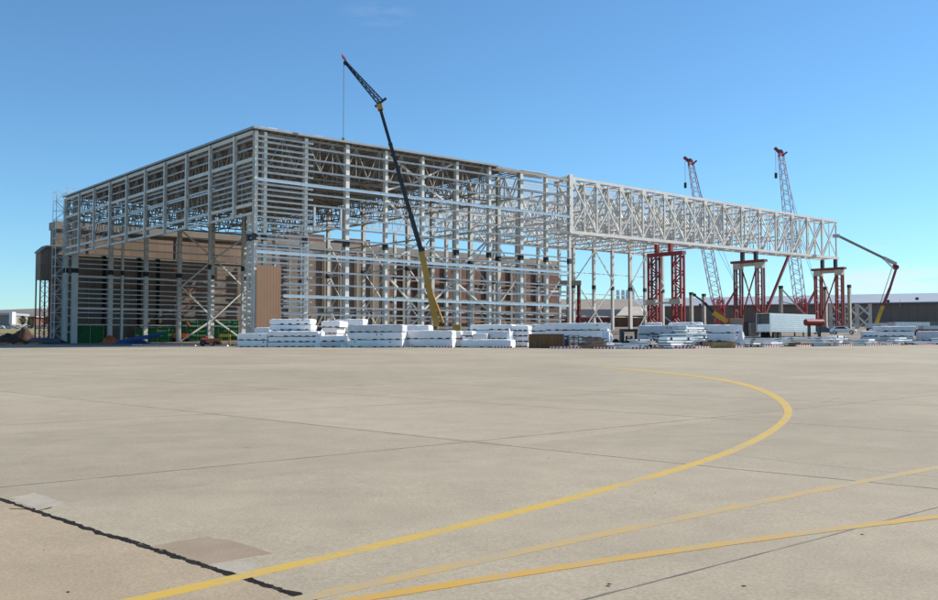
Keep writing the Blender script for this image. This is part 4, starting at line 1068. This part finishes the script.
# ================================================================== WRAPPED BUNDLES
def bundle(px0, px1, yt, yb, Y, lab, dep=1.25, a=-.2, mat_='wrap', ground=False, slots=True, seed=0, cat='bundle', group='white wrapped bundles stacked in the yard', z=None):
    r0, r1 = (px0-CX)/F, (px1-CX)/F; X0 = r0*Y; ca, sa = math.cos(a), math.sin(a)
    L = (r1*Y-X0)/(ca-r1*sa); f0 = Vector((X0, Y, 0))
    zb_, zt_ = (zat(yb, Y), zat(yt, Y)) if z is None else z
    if ground:
        zb_ = min(gz(X0, Y), gz(X0+L*ca, Y+L*sa)); 
    ex = Vector((ca, sa, 0)); ey = Vector((-sa, ca, 0)); rnd = random.Random(int(px0*13+yt*7+seed))
    root = thing('wrapped_bundle', f0+ex*(L/2)+ey*(dep/2)+Vector((0, 0, zb_)), lab, cat, group)
    H = zt_-zb_; sk = .035 if slots else .02; mb = MB()
    nx_ = max(6, int(L/.28)); nz_ = 5; ny_ = 5
    def pnt(u, v, w):
        # rounded, slightly slack wrapping
        x = u*L; y = v*dep; zz = sk+w*(H-sk)
        bulge = .035*math.sin(math.pi*w); rr = .10
        if w > .999: zz -= rr*.5*(abs(2*v-1)**6)+rr*.5*(abs(2*u-1)**30)
        q = f0+ex*(x)+ey*(y)+Vector((0, 0, zb_+zz))
        nv = noise.noise_vector(q*1.5+Vector((seed, 0, 0)))*.06+noise.noise_vector(q*.5)*.04+noise.noise_vector(q*4)*.018
        q += ey*((v-.5)*2*bulge)+ex*((u-.5)*2*bulge) + nv
        return q
    idx = {}
    def vid(i, j, k):
        key = (i, j, k)
        if key not in idx: idx[key] = len(mb.v); mb.v.append(tuple(pnt(i/nx_, j/ny_, k/nz_)))
        return idx[key]
    for i in range(nx_):
        for k in range(nz_):
            for j, o in ((0, 0), (ny_, 1)): mb.f.append((vid(i, j, k), vid(i+1, j, k), vid(i+1, j, k+1), vid(i, j, k+1)))
        for j in range(ny_):
            for k in (0, nz_): mb.f.append((vid(i, j, k), vid(i+1, j, k), vid(i+1, j+1, k), vid(i, j+1, k)))
    for j in range(ny_):
        for k in range(nz_):
            for i in (0, nx_): mb.f.append((vid(i, j, k), vid(i, j+1, k), vid(i, j+1, k+1), vid(i, j, k+1)))
    mb.build('wrap', mat_, root, smooth=False)
    if slots:
        n = max(3, int(L/1.1)); mb = MB(); gaps = rnd.sample(range(n), max(1, n//5)) if n > 4 else []
        for i in range(n):
            if i in gaps: continue
            x = (i+.5)*L/n; c = f0+ex*x+ey*(dep/2)+Vector((0, 0, zb_)); MB().box(c, .5, dep+.12, .13, a).build('skid', 'skid', root)
        pass
        if H > .6 and L > 3 and rnd.random() < .6:
            for i in range(max(1, int(L/3.2))):
                x = rnd.uniform(.1, .9)*L; c = f0+ex*x-ey*.06+Vector((0, 0, zb_+H*.62)); MB().box(c, .17, .03, .17, a).build('label', 'tag', root)
    return root
ORD = ['bottom', 'second', 'third', 'fourth', 'fifth', 'sixth']
def stack(px0, px1, ytop, n, Y, where, mats=('wrap',), jit=1.0, **kw):
    x = ((px0+px1)/2-CX)/F*Y; g_ = gz(x, Y); zt_ = zat(ytop, Y); hh = (zt_-g_)/n
    rnd = random.Random(int(px0*7+Y)); a_ = kw.pop('a', None)
    if a_ is None: a_ = -.3+rnd.uniform(-.08, .08)
    for i in range(n):
        p0 = px0+rnd.uniform(-jit, jit)*.5; p1 = px1+rnd.uniform(-jit, jit)*.8
        lay = 'single' if n == 1 else (('top layer' if i == n-1 else ORD[i]+' layer'))
        bundle(p0, p1, 0, 0, Y+rnd.uniform(-.05, .05), 'wrapped bundle, %s, stack %s' % (lay, where), z=(g_+i*hh+.01, g_+(i+1)*hh), mat_=mats[i % len(mats)], seed=i, a=a_+rnd.uniform(-.012, .012), **kw)
stack(238, 267, 333.3, 2, 138, 'at the left end of the yard')
stack(255, 269, 327.5, 3, 141.5, 'tucked behind the left end stack')
stack(268.5, 318, 331.3, 3, 136.5, 'forming the wide base below the tallest pile', dep=2.2)
stack(270, 311, 319, 5, 139.5, 'rising tallest at left', dep=2.0)
stack(320, 346, 335.5, 2, 133.5, 'low and dusty right of the tallest pile', ('wrap_dull', 'wrap'), dep=2)
stack(322, 338, 321, 4, 143, 'crinkled behind the dusty low stack', dep=2.5, jit=2)
stack(335, 363, 319, 4, 146.5, 'behind, just left of the three layer row', dep=2)
stack(348.5, 402, 324.8, 3, 131.5, 'three layers high left of the crane', ('wrap', 'wrap', 'wrap_dull'), jit=.5, dep=1.6)
stack(402, 429, 325, 3, 137, 'white topped, behind the join of two rows', dep=2)
stack(404.5, 452, 330.5, 2, 130.5, 'two layers high below the crane', jit=.5, dep=1.6)
stack(452, 461, 331, 2, 131, 'narrow, right of the crane foot', dep=3)
stack(461, 511, 339.5, 1, 126, 'single and long, lying lowest before the middle piles', dep=2)
stack(463, 472, 331, 3, 130, 'narrow with a dark back, right of the crane', dep=2)
stack(473, 487, 333.5, 2, 129, 'paired small, left, above the long single bundle', ('wrap_dull',), dep=2)
stack(490, 509, 331, 2, 129.5, 'paired small, right, above the long single bundle', ('wrap_dull',), dep=2)
stack(471, 511, 324.5, 4, 134, 'high and pale behind the middle piles', dep=2)
stack(512, 528, 325.5, 4, 131, 'between the middle piles and the timber crate', dep=2, a=-.3)
stack(505, 545, 324.2, 3, 141, 'behind the timber crate, left one', dep=2)
stack(545, 610, 323.2, 3, 138, 'long and clean behind the crate and pallets', dep=2.4, jit=.5, a=-.16)
stack(638, 686, 325.5, 2, 133, 'grey and dusty right of the dark machine', ('wrap_dull',), dep=2.5)
stack(645, 662, 322.5, 2, 146, 'loose white behind the dusty bundles', dep=2)
stack(668, 700, 322.3, 3, 142, 'bright white behind the sheet stacks', dep=2, jit=2)
stack(696, 742, 324.7, 2, 137, 'bluish, two layers, left of the silver trailer', dep=2.2, jit=.4, a=-.2)
stack(873, 915, 326.3, 3, 152, 'silvery at right below the boom lift', ('wrap_dull', 'wrap'), dep=2.5, jit=1.5)
stack(862, 878, 331, 2, 149, 'small, left of the silvery right stack', ('wrap_dull', 'wrap'), dep=2.5, jit=1.5)
stack(918, 946, 331, 1, 158, 'low at the right edge', ('wrap_dull', 'wrap'), dep=2.5)

for k, (pa, pb, Y, h, lab) in enumerate(((315, 325, 134.5, 1.9, 'crumpled white plastic heaped right of the tallest bundle pile'), (341, 350, 133, 1.5, 'crumpled white plastic heaped left of the three layer row'), (428, 436, 134, 2.0, 'crumpled white plastic behind the crane foot bundles'),
        (506, 514, 127.5, 1.9, 'crumpled white plastic between two middle bundle stacks'), (600, 613, 134, 1.9, 'crumpled white plastic at the end of the long clean stack'), (738, 745, 134, 1.7, 'crumpled white plastic left of the olive tan site box'), (664, 676, 137, 2.3, 'crumpled white plastic on top of the dusty bundles'))):
    o = heap('plastic_film', pa, pb, Y, h*1.7, 1.8, 'wrap', lab, 'plastic film', 60+k, 14, 4)
# timber crate, boxes, pallets, timber
def crate(px0, px1, yt, Y, dep, lab, m='wood', a=-.1):
    r0, r1 = (px0-CX)/F, (px1-CX)/F; x0 = r0*Y; L = (r1*Y-x0)/(math.cos(a)-r1*math.sin(a)); ex = Vector((math.cos(a), math.sin(a), 0)); ey = Vector((-ex.y, ex.x, 0))
    f0 = Vector((x0, Y, gz(x0, Y))); H = zat(yt, Y)-f0.z; r = thing('timber_crate', f0, lab, 'crate'); n = int(L/.32); mb = MB(); mbb = MB(); rnd = random.Random(5)
    for i in range(n):
        c = f0+ex*((i+.5)*L/n)+Vector((0, 0, .12)); mb.box(c+ey*rnd.uniform(0, .02), L/n*.93, .04, H-.14+rnd.uniform(-.03, .03), a)
        c2 = c+ey*dep; mbb.box(c2, L/n*.93, .04, H-.14, a)
    mb.build('planking', m, r); mbb.build('planking', m, r)
    MB().box(f0+ex*L/2+ey*(dep/2)+Vector((0, 0, .1)), L*.99, dep-.06, H-.2, a).build('core', 'skid', r)
    MB().box(f0+ex*L/2+ey*(dep/2)+Vector((0, 0, H-.02)), L, dep+.1, .06, a).build('lid', 'brownwood', r)
    for k in range(5): MB().box(f0+ex*(L*(k+.5)/5)-ey*.04+Vector((0, 0, 0)), .12, .05, H, a).build('batten', m, r)
    MB().box(f0+ex*L/2+ey*dep/2, L*.98, dep*.9, .1, a).build('skid_base', 'skid', r)
crate(528.5, 564, 334.3, 119.5, 1.6, 'long brown timber crate of upright planks on the apron edge')
bb = thing('blue_cabinet', on(566, 121), 'dark blue cabinet squeezed between crate and pallets', 'cabinet'); MB().box(on(566.2, 121), .5, .6, 1.55).build('body', 'blue', bb); MB().box(on(565.6, 120.6)+Vector((-.05, -.1, 1.1)), .4, .05, .25).build('notice', 'white', bb)
pl = thing('pallet_stack', on(574, 120), 'upright pale timber pallets with open slots right of the crate', 'pallets')
f0 = on(568.5, 120)
for lv in range(3):
    z = .12+lv*.5; mb = MB()
    for zz in (0, .42): mb.box(f0+Vector((.65, 0, z+zz)), 1.35, .5, .07)
    for xx in (.05, .65, 1.25): mb.box(f0+Vector((xx, 0, z+.071)), .12, .46, .348)
    mb.build('pallet', 'wood2', pl)
def plankpile(px0, px1, yt, Y, lab, m, n=26, th=.09, seed=1, sl=.0, name='timber_pile', cat='timber', dep=1.6, part='plank'):
    p0 = on(px0, Y); p1 = on(px1, Y); H = zat(yt, Y)-p0.z; L = (p1-p0).length; rnd = random.Random(seed); r = thing(name, p0, lab, cat)
    lay = max(2, int(H/(th*1.25)))
    for i in range(min(n, lay*3)):
        lv = i % lay; k = i//lay; fr_ = 1-.55*lv/lay; l = L*fr_*rnd.uniform(.75, 1); x0 = rnd.uniform(0, L-l)*.8
        z = lv*th*1.25; a = rnd.uniform(-.12, .12); c = p0+Vector((x0+l/2, -dep/2+k*dep/3+rnd.uniform(0, .2), z))
        MB().box(c, l, dep*.3, th, a).build(part, m if isinstance(m, str) else rnd.choice(m), r)
plankpile(577, 611, 336.5, 117.5, 'weathered brown timber pile right of the pallets', ['brownwood', 'brownwood', 'wood'], 30)
plankpile(588, 612, 342, 114, 'flat brown boards lying before the timber pile', ['brownwood', 'wood2'], 8, seed=4)
crate(702, 735, 341.8, 115.5, 1.0, 'flat pale timber crate low before the bluish bundles', 'wood2', .05)
# dark boxy machine
b0 = on(628.5, 127)
dm = thing('generator', b0, 'dark box shaped machine with an open frame between timber and bundles', 'machine')
MB().box(b0+Vector((0, 0, 1.75)), 2.3, 1.3, .35).build('hood', 'crane_d', dm, bevel=.05)
for x in (-1.0, 1.0):
    for y in (-.5, .5): MB().bar(b0+Vector((x, y, 0)), b0+Vector((x, y, 1.75)), .18).build('post', 'crane_d', dm)
MB().box(b0+Vector((-.9, 0, .5)), .5, 1.1, 1.2).build('panel', 'crane_d', dm); MB().box(b0+Vector((.1, .1, .45)), .9, .7, .75).build('engine', 'oldwall_red', dm, bevel=.1)
MB().box(b0+Vector((.0, -.3, .9)), .35, .1, .35).build('gauge_plate', 'white', dm); MB().box(b0+Vector((0, 0, .2)), 2.4, 1.3, .3).build('base_frame', 'crane_d', dm)
MB().tube(b0+Vector((-1.7, -.3, .4)), b0+Vector((-1.7, .3, .4)), .4, n=14).build('wheel', 'rubber', dm)

# sheet stacks (flat bundles of white and silver steel)
WH = []
def sheets(px0, px1, yb, Y, n, lab, seed, th=.15, mats=('alum', 'white', 'galv_new'), a0=0, dep=1.5):
    n = max(2, round(n*.72))
    lit = seed % 2 == 0
    a0 = .78 if lit else a0
    p0 = on(px0, Y); p1 = on(px1, Y); L = (p1-p0).length; rnd = random.Random(seed)
    if lit: L = min(L, 5.0); th = th*1.25
    r = thing('sheet_stack', p0, lab, 'sheet stack', 'stacks of white and silver steel along the yard edge')
    z = 0
    for i in range(n):
        mb = MB(); l = L*rnd.uniform(.72, 1.12); x0 = (L-l)*rnd.uniform(0, 1); a = a0+rnd.uniform(-.16, .16); t = th*rnd.uniform(.7, 1.7)
        # timber dunnage between layers
        for k in (.2, .8):
            mb2 = c = p0+Vector((x0+l*k, 0, z)); 
            MB().box(c, .12, dep*.95, .09, a).build('bearer', 'skid', r)
        z += .09
        c = p0+Vector((x0+l/2, rnd.uniform(-.2, .2), z)); mb.box(c, l, dep*rnd.uniform(.75, 1.05), t, a)
        m_ = rnd.choice(mats); mb.build('sheet_bundle', m_, r)
        if i % 3 == 0:
            for k in (.15, .85): MB().box(c+Vector((l*(k-.5)*math.cos(a), l*(k-.5)*math.sin(a), -.01)), .04, dep*1.08, t+.02, a).build('strap', 'crane_d', r)
        z += t
S = [(596, 622, 0, 118, 2, 'thin stack of white steel behind the brown boards'), (612, 648, 0, 113.5, 3, 'white and black tube stack at the left of the steel yard'), (622, 662, 0, 119, 5, 'white tubes stacked below the dark machine'),
     (643, 684, 0, 123, 8, 'dark topped steel stack below the dusty bundles'), (655, 712, 0, 112, 5, 'long white steel stack low before the dusty bundles'), (660, 706, 0, 117, 9, 'tall layered white steel stack left of the flat pale crate'), (672, 712, 0, 122, 11, 'tallest layered silver stack before the bluish bundles'),
     (706, 746, 0, 121, 4, 'silver stack behind the flat pale crate'), (738, 762, 0, 118, 3, 'small steel stack right of the flat pale crate'), (742, 790, 0, 127, 5, 'layered steel stack before the trailer wheels'), (760, 786, 0, 122, 2, 'low bright sheets below the trailer wheels'), (782, 826, 0, 131, 6, 'pale blue grey layered stack below the red tank'),
     (784, 812, 0, 126, 3, 'cream and white stack low before the red tank'), (806, 832, 0, 127, 3, 'low white sheets right of the cream stack'), (824, 850, 0, 133, 5, 'grey layered stack before the white estate car'), (830, 868, 0, 129.5, 4, 'long bright white steel stack below the white estate car'), (853, 880, 0, 136, 4, 'white stack left of the silvery right bundles'),
     (866, 902, 0, 137.5, 3, 'low bright sheets before the silvery right bundles'), (884, 925, 0, 143, 4, 'long white stack under the silvery right bundles'), (905, 935, 0, 141, 3, 'white steel stack near the right edge'), (925, 960, 0, 147, 4, 'white steel stack running out of the right edge')]
for k, (a, c, _, Y, n, lab) in enumerate(S):
    mats = ('alum', 'white', 'galv_new', 'white') if k != 3 else ('sheet_dk', 'sheet_dk', 'galv')
    if k == 12: mats = ('wood2', 'white', 'alum')
    rr = ((a+c)/2-CX)/F; Y = max(Y, lerp_tab(EDGE, rr)+1.6)
    sheets(a, c, 0, Y, n, lab, 40+k, mats=mats, a0=.1 if a > 780 else -.04)
# dark topped steel under the dusty bundles
# pipes
pp = thing('pipe_bundle', on(625, 116), 'white and black banded tubes lying low left of the striped barricades', 'pipes')
for k in range(5):
    a = on(612+k*2, 115.5+k*.3)+Vector((0, 0, .14+.0*k)); c = on(640+k*3, 115.5+k*.3)+Vector((0, 0, .14)); MB().tube(a, c, .13, n=10).build('tube', 'white' if k % 2 else 'black', pp)
# long grey container at far right
gc = thing('site_container', on(905, 215), 'pale grey site container right of the silvery bundles', 'container')
MB().box(on(909, 215), 9, 2.5, 2.6, .25).build('body', 'silver', gc); mb = MB()
for k in range(20): mb.box(on(909, 215)+Vector((math.cos(.25)*(-4.2+k*.44)+.31, math.sin(.25)*(-4.2+k*.44)-1.24, .15)), .16, .1, 2.3, .25)
mb.build('side_ribs', 'alum', gc)
dkb = thing('flatbed_load', on(925, 178), 'dark red flat trailer bed with pale load at the right edge', 'trailer')
MB().box(on(930, 178)+Vector((0, 0, .9)), 9, 2.3, .25, .05).build('bed', 'darkred', dkb); MB().box(on(934, 178)+Vector((0, 0, 1.16)), 5, 2, .7, .05).build('load', 'wrap_dull', dkb)
for x in (-3, -1.8, 2.5): MB().tube(on(930, 178)+Vector((x, -1.1, .45)), on(930, 178)+Vector((x, -.8, .45)), .45, n=14).build('wheel', 'rubber', dkb)

# ================================================================== WORLD, SUN, CAMERA
SUN_AZ = math.radians(20)   # angle from +X toward +Y
SUN_EL = math.radians(38)
w = bpy.data.worlds.new('World'); SC.world = w; w.use_nodes = True; nt = w.node_tree; N = nt.nodes; L = nt.links
bg = N['Background']; sky = N.new('ShaderNodeTexSky'); sky.sky_type = 'NISHITA'; sky.sun_disc = False
sky.sun_elevation = SUN_EL; sky.sun_rotation = math.pi/2-SUN_AZ
sky.altitude = 400; sky.air_density = 1.0; sky.dust_density = .1; sky.ozone_density = 2.2
bg.inputs['Strength'].default_value = .09
# thin high cirrus
geo = N.new('ShaderNodeNewGeometry'); tcn = N.new('ShaderNodeTexCoord')
def blob(px, py, sx, sy, scale, stretch, lo, hi, amt):
    u, f, wv = ray(px, py); az = math.degrees(math.atan2(u, f)); el = math.degrees(math.atan2(wv, math.hypot(u, f)))
    sep = N.new('ShaderNodeSeparateXYZ'); L.new(tcn.outputs['Generated'], sep.inputs[0])
    def mth(op, a, b=None, c=None):
        n = N.new('ShaderNodeMath'); n.operation = op
        for i, v in enumerate((a, b, c)):
            if v is None: continue
            if isinstance(v, (int, float)): n.inputs[i].default_value = v
            else: L.new(v, n.inputs[i])
        return n.outputs[0]
    A = mth('MULTIPLY', mth('ARCTAN2', sep.outputs[0], sep.outputs[1]), 57.2958); E = mth('MULTIPLY', mth('ARCSINE', sep.outputs[2]), 57.2958)
    dx = mth('DIVIDE', mth('SUBTRACT', A, az), sx); dy = mth('DIVIDE', mth('SUBTRACT', E, el), sy)
    rr = mth('ADD', mth('MULTIPLY', dx, dx), mth('MULTIPLY', dy, dy)); fall = mth('MAXIMUM', mth('SUBTRACT', 1.0, rr), 0.0)
    cb = N.new('ShaderNodeCombineXYZ'); L.new(mth('MULTIPLY', A, stretch[0]), cb.inputs[0]); L.new(mth('MULTIPLY', E, stretch[1]), cb.inputs[1])
    nz = N.new('ShaderNodeTexNoise'); nz.inputs['Scale'].default_value = scale; nz.inputs['Detail'].default_value = 6; nz.inputs['Roughness'].default_value = .6; L.new(cb.outputs[0], nz.inputs[0])
    mr = N.new('ShaderNodeMapRange'); mr.inputs[1].default_value = lo; mr.inputs[2].default_value = hi; L.new(nz.outputs[0], mr.inputs[0])
    return mth('MULTIPLY', mth('MULTIPLY', fall, mr.outputs[0]), amt)
c1 = blob(915, 281, 6.5, 1.0, 1, (.16, 1.1), .35, .6, .75); c2 = blob(378, 14, 2.6, .8, 1, (.5, 2.2), .4, .75, .13); c3 = blob(875, 247, 4, .5, 1, (.25, 2.2), .45, .75, .25)
ad = N.new('ShaderNodeMath'); ad.operation = 'ADD'; L.new(c1, ad.inputs[0]); L.new(c2, ad.inputs[1]); ad2 = N.new('ShaderNodeMath'); ad2.operation = 'ADD'; ad2.use_clamp = True; L.new(ad.outputs[0], ad2.inputs[0]); L.new(c3, ad2.inputs[1])
mx = N.new('ShaderNodeMix'); mx.data_type = 'RGBA'; L.new(ad2.outputs[0], mx.inputs[0]); tn = N.new('ShaderNodeMix'); tn.data_type = 'RGBA'; tn.blend_type = 'MULTIPLY'; tn.inputs[0].default_value = 1; tn.inputs[7].default_value = (.69, 1.02, 1.2, 1)
L.new(sky.outputs[0], tn.inputs[6]); L.new(tn.outputs[2], mx.inputs[6]); mx.inputs[7].default_value = (6.6, 6.9, 7.2, 1)
L.new(mx.outputs[2], bg.inputs['Color'])
sd = bpy.data.lights.new('sun', 'SUN'); sd.energy = 4.7; sd.angle = math.radians(.53); sd.color = (1, .925, .81)
so = bpy.data.objects.new('sun', sd); COL.objects.link(so)
dv = Vector((math.cos(SUN_EL)*math.cos(SUN_AZ), math.cos(SUN_EL)*math.sin(SUN_AZ), math.sin(SUN_EL)))
so.rotation_euler = dv.to_track_quat('Z', 'Y').to_euler(); so.location = (60, 0, 60)
cd = bpy.data.cameras.new('camera'); cd.sensor_width = 36; cd.lens = 36*F/938; cd.clip_end = 9000; cd.clip_start = .1
co = bpy.data.objects.new('camera', cd); COL.objects.link(co); co.location = (0, 0, EYE); co.rotation_euler = (math.pi/2+PITCH, 0, 0)
SC.camera = co
SC.view_settings.view_transform = 'Standard'; SC.view_settings.look = 'None'; SC.view_settings.gamma = 1; SC.view_settings.use_curve_mapping = False
SC.view_settings.exposure = .5
SC.render.engine = 'CYCLES'
SC.render.resolution_x = 1024; SC.render.resolution_y = 655
# drop build-time helper properties
for o in bpy.data.objects:
    for k in ('_o', '_part'):
        if k in o: del o[k]
